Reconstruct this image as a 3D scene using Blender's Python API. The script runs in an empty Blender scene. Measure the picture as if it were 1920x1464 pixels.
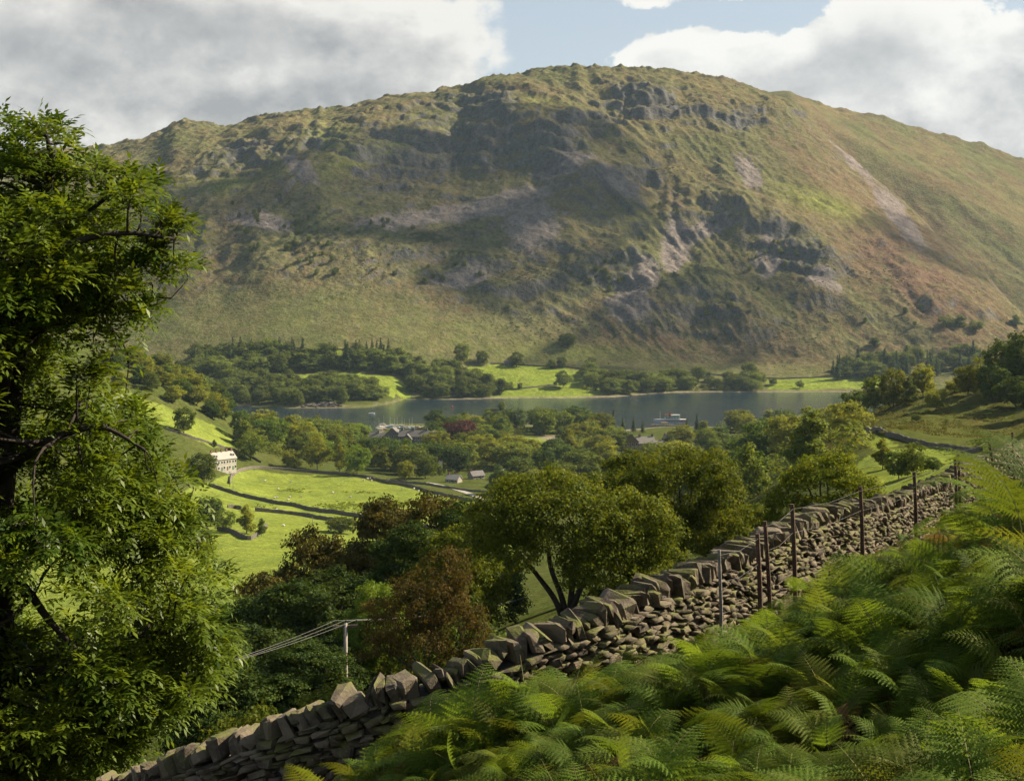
import bpy, bmesh, math, random
import numpy as np
from mathutils import Vector, Matrix, Quaternion

# ------------------------------------------------------------------ camera, sky, sun, exposure
SC = bpy.context.scene
COL = SC.collection
F = 3000.0            # focal length of the photograph in its own pixels (1920 wide)
HZ = 528.0            # eye-level row of the photograph
HAZE = 0.000024
SUN_AZ = math.radians(68)    # clockwise from the view direction (+Y) towards +X
SUN_EL = math.radians(36)

cam = bpy.data.cameras.new('camera')
cam.sensor_width = 36.0
cam.lens = 36.0 * F / 1920.0
cam.shift_y = -(732 - HZ) / 1920.0
cam.clip_start = 0.1
cam.clip_end = 60000
camo = bpy.data.objects.new('camera', cam)
camo.location = (0, 0, 0)
camo.rotation_euler = (math.radians(90), 0, 0)
COL.objects.link(camo)
SC.camera = camo

SUND = Vector((math.sin(SUN_AZ) * math.cos(SUN_EL), math.cos(SUN_AZ) * math.cos(SUN_EL), math.sin(SUN_EL)))
sl = bpy.data.lights.new('sun', 'SUN')
sl.energy = 5.0
sl.angle = math.radians(0.5)
sl.color = (1.0, 0.86, 0.64)
so = bpy.data.objects.new('sun', sl)
so.rotation_euler = SUND.to_track_quat('Z', 'Y').to_euler()
COL.objects.link(so)

SC.view_settings.view_transform = 'Standard'
SC.view_settings.look = 'None'
SC.view_settings.gamma = 1.0
SC.view_settings.use_curve_mapping = False
SC.view_settings.exposure = 1.3
SC.cycles.use_denoising = True
try:
    SC.cycles.denoiser = 'OPENIMAGEDENOISE'
    SC.cycles.denoising_input_passes = 'RGB_ALBEDO_NORMAL'
    SC.cycles.denoising_prefilter = 'ACCURATE'
except Exception:
    pass
SC.cycles.max_bounces = 4
SC.cycles.use_adaptive_sampling = True
SC.cycles.adaptive_threshold = 0.02
SC.cycles.diffuse_bounces = 1
SC.cycles.glossy_bounces = 2
SC.cycles.transmission_bounces = 2
SC.cycles.transparent_max_bounces = 4
SC.cycles.volume_bounces = 1
SC.cycles.sample_clamp_indirect = 6.0
SC.cycles.caustics_reflective = False
SC.cycles.caustics_refractive = False


class NT:
    """small helper to write node trees"""
    def __init__(self, tree):
        self.t = tree
        self.n = tree.nodes
        self.l = tree.links

    def new(self, typ, **kw):
        nd = self.n.new(typ)
        for k, v in kw.items():
            setattr(nd, k, v)
        return nd

    def put(self, sock, v):
        if hasattr(v, 'is_output'):
            self.l.new(v, sock)
        elif v is not None:
            sock.default_value = v

    def math(self, op, a, b=None, c=None, clamp=False):
        nd = self.new('ShaderNodeMath', operation=op, use_clamp=clamp)
        self.put(nd.inputs[0], a)
        if b is not None:
            self.put(nd.inputs[1], b)
        if c is not None:
            self.put(nd.inputs[2], c)
        return nd.outputs[0]

    def vmath(self, op, a, b=None, out=0):
        nd = self.new('ShaderNodeVectorMath', operation=op)
        self.put(nd.inputs[0], a)
        if b is not None:
            self.put(nd.inputs['Scale' if op == 'SCALE' else 1], b)
        return nd.outputs[out]

    def mix(self, fac, a, b, mode='MIX'):
        nd = self.new('ShaderNodeMix', data_type='RGBA', blend_type=mode)
        self.put(nd.inputs[0], fac)
        self.put(nd.inputs[6], a)
        self.put(nd.inputs[7], b)
        return nd.outputs[2]

    def rng(self, v, a, b, c=0.0, d=1.0, smooth=True):
        nd = self.new('ShaderNodeMapRange', interpolation_type='SMOOTHSTEP' if smooth else 'LINEAR')
        self.put(nd.inputs[0], v)
        for i, q in enumerate((a, b, c, d)):
            self.put(nd.inputs[i + 1], q)
        return nd.outputs[0]

    def noise(self, vec, scale, detail=4.0, rough=0.55, dist=0.0, color=False):
        nd = self.new('ShaderNodeTexNoise')
        if vec is not None:
            self.put(nd.inputs['Vector'], vec)
        nd.inputs['Scale'].default_value = scale
        nd.inputs['Detail'].default_value = detail
        nd.inputs['Roughness'].default_value = rough
        nd.inputs['Distortion'].default_value = dist
        return nd.outputs['Color' if color else 'Fac']

    def bump(self, h, strength, dist):
        nd = self.new('ShaderNodeBump')
        nd.inputs['Strength'].default_value = strength
        nd.inputs['Distance'].default_value = dist
        self.l.new(h, nd.inputs['Height'])
        return nd.outputs[0]


def rgb(r, g, b):
    return (r, g, b, 1.0)


# ---- sky: Nishita air with clouds laid out by direction
SKY_STRENGTH = 0.05
wd = bpy.data.worlds.new('World')
SC.world = wd
wd.use_nodes = True
wt = NT(wd.node_tree)
wt.n.clear()
sky = wt.new('ShaderNodeTexSky', sky_type='NISHITA')
sky.sun_disc = False
sky.sun_elevation = SUN_EL
sky.sun_rotation = SUN_AZ
sky.altitude = 250
sky.air_density = 1.0
sky.dust_density = 1.6
sky.ozone_density = 1.2
tc = wt.new('ShaderNodeTexCoord')
dirv = tc.outputs['Generated']


def cloud_density(vec, off):
    """cloud cover seen in direction vec: a few big cloud banks plus billowing noise"""
    v = wt.vmath('ADD', vec, off) if off is not None else vec
    sep = wt.new('ShaderNodeSeparateXYZ')
    wt.l.new(v, sep.inputs[0])
    yy = wt.math('MAXIMUM', sep.outputs[1], 0.05)
    U = wt.math('DIVIDE', sep.outputs[0], yy)
    V = wt.math('DIVIDE', sep.outputs[2], yy)
    front = wt.rng(sep.outputs[1], 0.45, 0.75)
    tot = None
    for (px, py, rx, ry, amp) in CLOUDS:
        cu, cv = (px - 960) / F, (HZ - py) / F
        a = wt.math('MULTIPLY', wt.math('SUBTRACT', U, cu), F / rx)
        b = wt.math('MULTIPLY', wt.math('SUBTRACT', V, cv), F / ry)
        r2 = wt.math('ADD', wt.math('MULTIPLY', a, a), wt.math('MULTIPLY', b, b))
        g = wt.math('MULTIPLY', wt.math('EXPONENT', wt.math('MULTIPLY', r2, -1.0)), amp)
        tot = g if tot is None else wt.math('ADD', tot, g)
    tot = wt.math('MINIMUM', tot, 1.0)
    big = wt.noise(v, 2.3, 2.0, 0.5)
    elsewhere = wt.rng(big, 0.50, 0.70)
    field = wt.math('ADD', wt.math('MULTIPLY', tot, front),
                    wt.math('MULTIPLY', elsewhere, wt.math('SUBTRACT', 1.0, front)))
    st = wt.vmath('MULTIPLY', v, (1.0, 1.0, 1.3))
    n1 = wt.noise(st, 9.0, 6.0, 0.60)
    n2 = wt.noise(st, 26.0, 6.0, 0.66)
    vor = wt.new('ShaderNodeTexVoronoi', feature='SMOOTH_F1')
    wob = wt.vmath('ADD', st, wt.vmath('SCALE', wt.noise(st, 25.0, 2.0, .6, color=True), 0.05))
    wt.l.new(wob, vor.inputs['Vector'])
    vor.inputs['Scale'].default_value = 26.0
    vor.inputs['Smoothness'].default_value = 0.5
    puff = wt.math('SUBTRACT', 0.42, vor.outputs['Distance'])
    nn = wt.math('ADD', wt.math('MULTIPLY', wt.math('SUBTRACT', n1, 0.5), 1.15),
                 wt.math('ADD', wt.math('MULTIPLY', wt.math('SUBTRACT', n2, 0.5), 0.85), wt.math('MULTIPLY', puff, 0.42)))
    return wt.math('ADD', field, nn)


CLOUDS = [(60, 40, 460, 190, 1.1), (480, 60, 330, 150, .85), (760, 70, 170, 115, .8), (300, 170, 230, 60, .45),
          (1230, 118, 85, 42, .85), (1390, 120, 110, 50, .8), (1560, 120, 180, 75, .95), (1660, 55, 120, 85, .8),
          (1860, 170, 220, 150, 1.05), (1640, 175, 160, 60, .6), (1420, 150, 120, 40, .5), (1960, 110, 120, 90, .5), (1240, 0, 130, 30, .42), (1450, -5, 110, 25, .4), (1900, 265, 170, 80, .85), (1690, 225, 150, 45, .6), (140, 225, 230, 65, .85), (430, 190, 170, 50, .65), (640, 160, 140, 50, .5)]
d0 = cloud_density(dirv, None)
d1 = cloud_density(dirv, (0.012, 0.0, 0.020))
sep0 = wt.new('ShaderNodeSeparateXYZ')
wt.l.new(dirv, sep0.inputs[0])
# the bank to the left is deeper, greyer and softer than the cumulus towards the sun
bankside = wt.rng(sep0.outputs[0], -0.02, 0.08)
cover = wt.rng(d0, wt.rng(bankside, 0, 1, 0.30, 0.40), wt.rng(bankside, 0, 1, 0.60, 0.50))
thick = wt.rng(d0, 0.45, 1.3)
lit = wt.rng(wt.math('SUBTRACT', d0, d1), -0.40, 0.45, 0, 1, False)
billow = wt.rng(wt.noise(wt.vmath('MULTIPLY', dirv, (1.0, 1.0, 1.5)), 17.0, 7.0, .62), .34, .66, 0, 1, False)
core = wt.mix(bankside, rgb(3.0, 3.0, 3.05), rgb(3.4, 3.42, 3.5))
edge = wt.mix(bankside, rgb(7.4, 7.15, 6.7), rgb(7.9, 7.7, 7.3))
bright = wt.math('ADD', wt.math('ADD', wt.math('MULTIPLY', lit, 1.0), wt.math('MULTIPLY', wt.math('SUBTRACT', billow, .5), .55)), wt.math('MULTIPLY', wt.math('SUBTRACT', wt.math('SUBTRACT', 1.0, thick), .45), .45), clamp=True)
deep = None
Uc = wt.math('DIVIDE', sep0.outputs[0], wt.math('MAXIMUM', sep0.outputs[1], 0.05))
Vc = wt.math('DIVIDE', sep0.outputs[2], wt.math('MAXIMUM', sep0.outputs[1], 0.05))
for (px, py, rx, ry, amp) in [(150, 90, 320, 50, .8), (330, 60, 160, 40, .4), (560, 165, 130, 24, .3), (1670, 90, 80, 60, .45), (1540, 165, 120, 26, .3)]:
    a_ = wt.math('MULTIPLY', wt.math('SUBTRACT', Uc, (px - 960) / F), F / rx)
    b_ = wt.math('MULTIPLY', wt.math('SUBTRACT', Vc, (HZ - py) / F), F / ry)
    g_ = wt.math('MULTIPLY', wt.math('EXPONENT', wt.math('MULTIPLY', wt.math('ADD', wt.math('MULTIPLY', a_, a_), wt.math('MULTIPLY', b_, b_)), -1.0)), amp)
    deep = g_ if deep is None else wt.math('ADD', deep, g_)
soft = wt.rng(wt.noise(dirv, 13.0, 5.0, .6), .34, .66, .1, 1.5)
bright = wt.math('MULTIPLY', bright, wt.math('SUBTRACT', 1.0, wt.math('MULTIPLY', deep, soft), clamp=True))
ccol = wt.mix(bright, core, edge)
air = wt.mix(wt.rng(sep0.outputs[2], 0.02, 0.5, .72, .10), sky.outputs[0], rgb(4.7, 5.1, 5.5))
skycol = wt.mix(wt.math('MULTIPLY', cover, 0.97), air, ccol)
bg = wt.new('ShaderNodeBackground')
bg.inputs['Strength'].default_value = SKY_STRENGTH
wt.l.new(skycol, bg.inputs['Color'])
wo = wt.new('ShaderNodeOutputWorld')
wt.l.new(bg.outputs[0], wo.inputs['Surface'])
wd.cycles.sampling_method = 'MANUAL'
wd.cycles.sample_map_resolution = 512

# ------------------------------------------------------------------ numpy helpers
RNG = np.random.default_rng(11)
random.seed(5)
_perm = np.random.default_rng(3).permutation(4096)
_grad = np.random.default_rng(4).uniform(0, 2 * math.pi, 4096)
_gx, _gy = np.cos(_grad), np.sin(_grad)


def perlin(x, y):
    xi = np.floor(x).astype(np.int64)
    yi = np.floor(y).astype(np.int64)
    xf, yf = x - xi, y - yi
    u = xf * xf * xf * (xf * (xf * 6 - 15) + 10)
    v = yf * yf * yf * (yf * (yf * 6 - 15) + 10)

    def g(ix, iy, dx, dy):
        h = _perm[(_perm[ix & 4095] + iy) & 4095]
        return _gx[h] * dx + _gy[h] * dy
    a = g(xi, yi, xf, yf)
    b = g(xi + 1, yi, xf - 1, yf)
    c = g(xi, yi + 1, xf, yf - 1)
    d = g(xi + 1, yi + 1, xf - 1, yf - 1)
    return ((a + (b - a) * u) + ((c + (d - c) * u) - (a + (b - a) * u)) * v) * 1.5


def fbm(x, y, octv=5, gain=0.5, lac=2.03):
    s = np.zeros_like(x)
    a, n = 1.0, 0.0
    for i in range(octv):
        s += a * perlin(x + 17.3 * i, y - 9.1 * i)
        n += a
        a *= gain
        x, y = x * lac, y * lac
    return s / n


def ridged(x, y, octv=4, gain=0.55):
    s = np.zeros_like(x)
    a, n = 1.0, 0.0
    for i in range(octv):
        s += a * (1 - np.abs(perlin(x + 31.7 * i, y + 5.3 * i)) * 1.6)
        n += a
        a *= gain
        x, y = x * 2.1, y * 2.1
    return s / n


def sstep(a, b, x):
    t = np.clip((x - a) / (b - a), 0, 1)
    return t * t * (3 - 2 * t)


def inpoly(x, y, poly):
    poly = np.asarray(poly)
    ins = np.zeros(np.shape(x), bool)
    n = len(poly)
    j = n - 1
    for i in range(n):
        xi, yi = poly[i][:2]
        xj, yj = poly[j][:2]
        if yi != yj:
            c = ((yi > y) != (yj > y)) & (x < (xj - xi) * (y - yi) / (yj - yi) + xi)
            ins ^= c
        j = i
    return ins


def mesh_np(name, verts, faces, smooth=False):
    """verts (n,3), faces (m,k) all of k corners"""
    verts = np.asarray(verts, np.float32)
    faces = np.asarray(faces, np.int32)
    k = faces.shape[1]
    me = bpy.data.meshes.new(name)
    me.vertices.add(len(verts))
    me.vertices.foreach_set('co', verts.ravel())
    me.loops.add(faces.size)
    me.loops.foreach_set('vertex_index', faces.ravel())
    me.polygons.add(len(faces))
    me.polygons.foreach_set('loop_start', np.arange(len(faces), dtype=np.int32) * k)
    me.update(calc_edges=True)
    if smooth:
        me.polygons.foreach_set('use_smooth', np.ones(len(faces), bool))
    return me


def set_attr(me, name, typ, dom, arr):
    a = me.attributes.new(name, typ, dom)
    arr = np.asarray(arr, np.float32)
    a.data.foreach_set('color' if typ == 'FLOAT_COLOR' else ('vector' if typ == 'FLOAT_VECTOR' else 'value'), arr.ravel())


def link(name, me, mat=None, parent=None, loc=None, rot=None, scale=None):
    o = bpy.data.objects.new(name, me)
    COL.objects.link(o)
    if mat is not None:
        if len(me.materials) == 0:
            me.materials.append(mat)
    if parent is not None:
        o.parent = parent
    if loc is not None:
        o.location = loc
    if rot is not None:
        o.rotation_euler = rot
    if scale is not None:
        o.scale = scale
    return o


def tag(o, label=None, cat=None, group=None, kind=None):
    if label:
        o['label'] = label
    if cat:
        o['category'] = cat
    if group:
        o['group'] = group
    if kind:
        o['kind'] = kind
    return o


def empty(name, loc=(0, 0, 0), rz=0.0, scale=1.0):
    o = bpy.data.objects.new(name, None)
    o.empty_display_size = 0.3
    COL.objects.link(o)
    o.location = loc
    o.rotation_euler = (0, 0, rz)
    if not isinstance(scale, (tuple, list)):
        scale = (scale,) * 3
    o.scale = scale
    return o


class MB:
    """collects simple shapes into one mesh"""
    def __init__(self):
        self.v, self.f = [], []

    def add(self, vs, fs):
        b = len(self.v)
        self.v += [tuple(p) for p in vs]
        self.f += [tuple(i + b for i in q) for q in fs]

    def box(self, x0, x1, y0, y1, z0, z1):
        self.add([(x0, y0, z0), (x1, y0, z0), (x1, y1, z0), (x0, y1, z0), (x0, y0, z1), (x1, y0, z1), (x1, y1, z1), (x0, y1, z1)],
                 [(0, 3, 2, 1), (4, 5, 6, 7), (0, 1, 5, 4), (1, 2, 6, 5), (2, 3, 7, 6), (3, 0, 4, 7)])

    def tube(self, pts, rads, n=6, cap=True):
        pts = [Vector(p) for p in pts]
        rings = []
        up = Vector((0.13, 0.31, 1)).normalized()
        for i, p in enumerate(pts):
            a = pts[max(i - 1, 0)]
            b = pts[min(i + 1, len(pts) - 1)]
            t = (b - a)
            t = t.normalized() if t.length > 1e-9 else Vector((0, 0, 1))
            s = t.cross(up)
            if s.length < 0.05:
                s = t.cross(Vector((1, 0.2, 0)))
            s.normalize()
            w = s.cross(t)
            r = rads[i] if hasattr(rads, '__len__') else rads
            rings.append([p + (s * math.cos(q) + w * math.sin(q)) * r for q in [2 * math.pi * k / n for k in range(n)]])
        b = len(self.v)
        for rg in rings:
            self.v += [tuple(p) for p in rg]
        for i in range(len(rings) - 1):
            for k in range(n):
                k2 = (k + 1) % n
                self.f.append((b + i * n + k, b + i * n + k2, b + (i + 1) * n + k2, b + (i + 1) * n + k))
        if cap:
            self.f.append(tuple(b + k for k in range(n))[::-1])
            self.f.append(tuple(b + (len(rings) - 1) * n + k for k in range(n)))

    def mesh(self, name, smooth=False):
        me = bpy.data.meshes.new(name)
        me.from_pydata([tuple(map(float, p)) for p in self.v], [], self.f)
        me.update()
        if smooth:
            me.polygons.foreach_set('use_smooth', np.ones(len(me.polygons), bool))
        return me

    def build(self, name, mat, parent=None, smooth=False, loc=None):
        return link(name, self.mesh(name, smooth), mat, parent, loc)


def catmull(pts, n):
    """smooth polyline through pts (k,d), n samples per span"""
    P = np.asarray(pts, float)
    P = np.vstack([2 * P[0] - P[1], P, 2 * P[-1] - P[-2]])
    out = []
    for i in range(1, len(P) - 2):
        for t in np.linspace(0, 1, n, endpoint=False):
            a, b, c, d = P[i - 1], P[i], P[i + 1], P[i + 2]
            out.append(0.5 * ((2 * b) + (c - a) * t + (2 * a - 5 * b + 4 * c - d) * t * t + (3 * b - a - 3 * c + d) * t ** 3))
    out.append(P[-2])
    return np.array(out)

# ------------------------------------------------------------------ the land: one height function
LAKE_Z = -130.0
CX = 960.0


def plane_near(x, y):
    return -1.62 + 0.40 * x - 0.22 * y


# dry-stone wall in front: (px, py of its top, distance)
WALL_PTS = [(-260, 1640, 20.0), (-20, 1545, 18.6), (180, 1468, 17.4), (400, 1388, 16.4), (560, 1332, 16.0), (700, 1283, 15.8), (860, 1232, 16.0), (1000, 1178, 16.4),
            (1120, 1128, 17.0), (1230, 1085, 18.2), (1330, 1045, 19.8), (1430, 1000, 21.8), (1540, 955, 25.0), (1640, 936, 29.0),
            (1720, 912, 33.5), (1790, 884, 38.0), (1870, 848, 43.0), (1960, 812, 48.0), (2100, 780, 55.0)]
WALL_H = 1.14
WP = np.array([((p - CX) / F * d, d, (HZ - q) / F * d) for p, q, d in WALL_PTS])
_res = WP[:, 2] - WALL_H - plane_near(WP[:, 0], WP[:, 1])

# land between the hillside and the lake: (px, py, distance)
CTRL = [
    # continuing hillside
    (560, None, 170, -47), (960, None, 170, -36), (1300, None, 170, -30), (200, None, 170, -55), (-400, None, 150, -62), (-1500, None, 150, -85),
    (1800, None, 200, -24), (2300, None, 200, 3), (3500, None, 200, 70),
    (-400, None, 60, -26), (-2000, None, 60, -42), (2600, None, 60, -1), (3800, None, 60, 15), (960, None, 60, -13.6), (300, None, 60, -20), (1600, None, 60, -9.5),
    (960, None, 110, -23.8), (1450, None, 120, -21.5), (500, None, 110, -33),
    # down to the fields
    (100, 1185, 430, None), (-600, None, 400, -85), (-1800, None, 400, -60), (350, 1060, 560, None), (420, 1002, 650, None), (600, 1010, 660, None), (640, 1090, 450, None), (830, 1090, 470, None),
    (395, 912, 850, None), (590, 958, 800, None), (830, 995, 740, None), (880, 960, 820, None), (640, 935, 880, None),
    (960, 1055, 600, None), (1100, 960, 830, None), (1000, 905, 985, None), (1300, 985, 500, None), (1320, 930, 850, None), (1400, 1005, 300, None),
    (450, 884, 955, None), (640, 889, 990, None), (760, 910, 945, None), (870, 933, 890, None), (950, 880, 1060, None),
    (700, 865, 1130, None), (1000, 845, 1200, None), (1250, 870, 1080, None), (1180, 845, 1190, None), (1440, 880, 1000, None),
    (740, 838, 1265, None), (1050, 825, 1310, None), (1220, 838, 1240, None), (1480, 830, 1280, None),
    # near shore
    (450, 800, 1400, None), (560, None, 1430, -129), (690, None, 1335, -129.2), (735, None, 1455, -129.3), (800, None, 1440, -128.6), (900, None, 1430, -129), (1050, None, 1430, -129), (1250, None, 1425, -129.2),
    (1350, None, 1420, -129), (1560, None, 1440, -128), (1700, None, 1450, -120),
    # lake bed
    (300, None, 1620, -140), (450, None, 1560, -140), (600, None, 1520, -138), (660, None, 1420, -137), (720, None, 1530, -140), (860, None, 1540, -140), (1100, None, 1540, -140), (1300, None, 1530, -140), (1550, None, 1560, -140), (1700, None, 1600, -138), (1900, None, 1640, -135),
    (300, None, 1750, -150), (960, None, 1750, -150), (1600, None, 1750, -150), (2300, None, 1750, -140), (-600, None, 1750, -140),
    # spur to the right
    (1780, 856, 330, None), (1640, 858, 345, None), (1880, 838, 345, None), (1640, 805, 455, None), (1540, 850, 520, None), (1740, 800, 470, None), (1850, 815, 440, None), (1800, 762, 540, None), (1920, 780, 500, None), (1760, 745, 590, None), (1850, 718, 600, None), (1650, 775, 590, None), (1920, 690, 610, None), (2050, 640, 620, None),
    (2400, 480, 650, None), (3200, 100, 700, None), (1590, 800, 640, None), (1480, 850, 720, None), (1700, 745, 640, None), (1800, 735, 690, None), (1920, 720, 720, None), (1700, None, 950, -105), (1900, None, 950, -98), (2200, None, 1000, -70), (3200, None, 1000, 60), (1450, None, 1000, -121),
    # spur to the left
    (440, 838, 1010, None), (400, 852, 960, None), (340, 800, 985, None), (300, 775, 1000, None), (240, 735, 1020, None), (190, 690, 1050, None), (120, 650, 1080, None), (0, 600, 1100, None), (430, 792, 1100, None), (370, 735, 1130, None),
    (300, 700, 1130, None), (-300, 500, 1080, None), (-1000, 150, 1100, None), (420, 768, 1250, None), (300, None, 1350, -112), (100, None, 1400, -90), (-500, None, 1400, 0), (330, 880, 870, None), (200, 860, 860, None), (100, 890, 780, None), (0, 850, 800, None), (-500, 720, 800, None), (-1300, 400, 850, None),
]


def _cw(c):
    px, py, D, z = c
    if z is None:
        z = (HZ - py) / F * D
    return ((px - CX) / F, D, z)


_C = np.array([_cw(c) for c in CTRL])
_ca = np.stack([_C[:, 0] * 2.6, np.log(_C[:, 1])], 1)


def _phi(r2):
    return np.where(r2 > 0, 0.5 * r2 * np.log(np.maximum(r2, 1e-12)), 0.0)


_n = len(_C)
_A = np.zeros((_n + 3, _n + 3))
_A[:_n, :_n] = _phi(((_ca[:, None, :] - _ca[None, :, :]) ** 2).sum(-1)) + np.eye(_n) * 1e-4
_A[:_n, _n] = 1
_A[:_n, _n + 1:] = _ca
_A[_n:, :_n] = _A[:_n, _n:].T
_w = np.linalg.solve(_A, np.concatenate([_C[:, 2] / _C[:, 1] * 1000, np.zeros(3)]))


def tps(x, y):
    yy = np.maximum(y, 30.0)
    a, b = np.clip(x / yy, -1.6, 1.6) * 2.6, np.log(yy)
    s = _w[_n] + _w[_n + 1] * a + _w[_n + 2] * b
    for i in range(_n):
        s = s + _w[i] * _phi((a - _ca[i, 0]) ** 2 + (b - _ca[i, 1]) ** 2)
    return s * yy / 1000


# ---- the fell across the lake
SKY_L = np.array([(-2400, 560), (-1400, 470), (-700, 400), (-200, 330), (0, 292), (150, 276), (210, 268), (270, 258), (300, 246), (325, 231), (350, 227), (385, 229), (410, 236), (430, 234), (520, 213), (610, 207), (700, 190), (760, 181), (830, 176),
                  (868, 178), (905, 158), (960, 145), (1010, 131), (1080, 123), (1130, 131), (1200, 131), (1280, 138), (1360, 148), (1400, 160), (1425, 171)], float)
SKY_R = np.array([(1000, 190), (1300, 180), (1425, 171), (1480, 168), (1520, 186), (1570, 203), (1640, 211), (1720, 236), (1800, 258), (1870, 280), (1920, 298), (2100, 350), (2600, 470), (3400, 560), (4600, 600)], float)
RIB = np.array([(1390, 158), (1425, 174), (1500, 225), (1560, 275), (1640, 345), (1720, 405), (1850, 520), (1920, 590), (2050, 690), (2300, 740), (4600, 760)], float)
SHORE = np.array([(-3000, 1700), (0, 1690), (330, 1690), (470, 1665), (540, 1640), (690, 1648), (735, 1700), (760, 1765), (860, 1765), (930, 1782), (1080, 1786), (1150, 1800), (1230, 1862), (1330, 1885), (1480, 1880), (1640, 1885), (1900, 1890), (4600, 1900)], float)


def smooth1(pxs, pts, w=14):
    g = np.linspace(pxs.min() - 100, pxs.max() + 100, 5000)
    v = np.interp(g, pts[:, 0], pts[:, 1])
    k = max(1, int(w / (g[1] - g[0])))
    ker = np.hanning(2 * k + 3)
    ker /= ker.sum()
    v = np.convolve(np.pad(v, k + 1, mode='edge'), ker, 'valid')
    return np.interp(pxs, g, v)


def fell_profile(px):
    """for columns px: knots D (n,k) and heights z (n,k)"""
    ds = smooth1(px, SHORE, 16)
    left = px < 1425
    skl = smooth1(px, SKY_L, 6)
    skr = smooth1(px, SKY_R, 4)
    rib = smooth1(px, RIB, 14)
    dt = np.where(left, 2850 - 0.00022 * np.abs(px - 1080) ** 2 * 0.6, 0)
    dt = np.maximum(dt, 2350)
    drib = np.interp(px, [1390, 1425, 1560, 1720, 1920, 2300, 4600], [2850, 2845, 2720, 2560, 2350, 2120, 2050])
    wl = sstep(1330, 1450, px)
    D1 = (2850 - 0.00013 * (px - 1080) ** 2) * (px < 1080) + 2850 * (px >= 1080)
    D1 = np.maximum(D1, 2350) * (1 - wl) + drib * wl
    py1 = np.where(px < 1400, skl, np.minimum(rib, 2000))
    back = sstep(1380, 1520, px)
    z1 = (HZ - py1) / F * D1
    zr = (HZ - skr) / F * 3350
    dsm = smooth1(px, SHORE, 420)
    Db = dsm + 170 + 20 * np.sin(px / 140.0)
    zb = LAKE_Z + 0.165 * (Db - dsm)
    Ds = [ds - 600, ds - 40, ds, ds + 25, Db]
    Zs = [np.full_like(px, -200), np.full_like(px, LAKE_Z - 6.0), np.full_like(px, LAKE_Z), np.full_like(px, LAKE_Z + 2.2), zb]
    for t, g in ((.15, .17), (.3, .37), (.45, .555), (.6, .71), (.75, .835), (.88, .93), (1.0, 1.0)):
        Ds.append(Db + (D1 - Db) * t)
        Zs.append(zb + (z1 - zb) * g)
    # behind the front crest
    dz_val = 8 + 60 * sstep(1430, 1700, px)
    Ds.append(D1 + 150)
    Zs.append((z1 - 14) * (1 - back) + (z1 - dz_val) * back)
    Ds.append(np.maximum(D1 + 260, D1 * .5 + 3350 * .5))
    Zs.append((z1 - 60) * (1 - back) + ((z1 - dz_val) * .45 + zr * .55 + 2) * back)
    Ds.append(np.full_like(px, 3350))
    back2 = sstep(1395, 1432, px)
    Zs.append((z1 - 110) * (1 - back2) + zr * back2)
    Ds.append(np.full_like(px, 3700))
    Zs.append((z1 - 230) * (1 - back2) + (zr - 60) * back2)
    Ds.append(np.full_like(px, 5200))
    Zs.append((z1 - 420) * (1 - back2) + (zr - 320) * back2)
    return np.array(Ds).T, np.array(Zs).T


_fc = np.arange(-3200, 4700, 4.0)
_fd = np.arange(1500, 5200, 6.0)
_kD, _kZ = fell_profile(_fc)
_FP = np.array([np.interp(_fd, _kD[i], _kZ[i]) for i in range(len(_fc))])
_ker = np.hanning(11)
_ker /= _ker.sum()
_sm = np.apply_along_axis(lambda r: np.convolve(np.pad(r, 5, mode='edge'), _ker, 'valid'), 1, _FP)
_wsm = sstep(1950, 2050, _fd)[None, :]
_FP = _FP * (1 - _wsm) + _sm * _wsm
_sm2 = np.apply_along_axis(lambda r: np.convolve(np.pad(r, 1, mode='edge'), np.array([1, 2, 1]) / 4., 'valid'), 0, _FP)
_FP = _sm2


def fell_base(px, D):
    a = np.clip((px - _fc[0]) / 4.0, 0, len(_fc) - 1.001)
    b = np.clip((D - _fd[0]) / 6.0, 0, len(_fd) - 1.001)
    i, j = a.astype(int), b.astype(int)
    u, v = a - i, b - j
    return (_FP[i, j] * (1 - u) * (1 - v) + _FP[i + 1, j] * u * (1 - v) + _FP[i, j + 1] * (1 - u) * v + _FP[i + 1, j + 1] * u * v)


def seg_field(px, py, line, wl, wr):
    """asymmetric ridge along a polyline in the fell's face: 1 on the line, falls to 0 at wl on its left, wr on its right"""
    best = np.full(px.shape, 1e9)
    side = np.zeros(px.shape)
    for (ax, ay), (bx, by) in zip(line[:-1], line[1:]):
        dx, dy = bx - ax, by - ay
        L2 = dx * dx + dy * dy
        t = np.clip(((px - ax) * dx + (py - ay) * dy) / L2, 0, 1)
        qx, qy = px - (ax + t * dx), py - (ay + t * dy)
        d = np.hypot(qx, qy)
        m = d < best
        best = np.where(m, d, best)
        side = np.where(m, np.sign(dx * qy - dy * qx), side)
    w = np.where(side > 0, wl, wr)
    return np.clip(1 - best / w, 0, 1)


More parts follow.
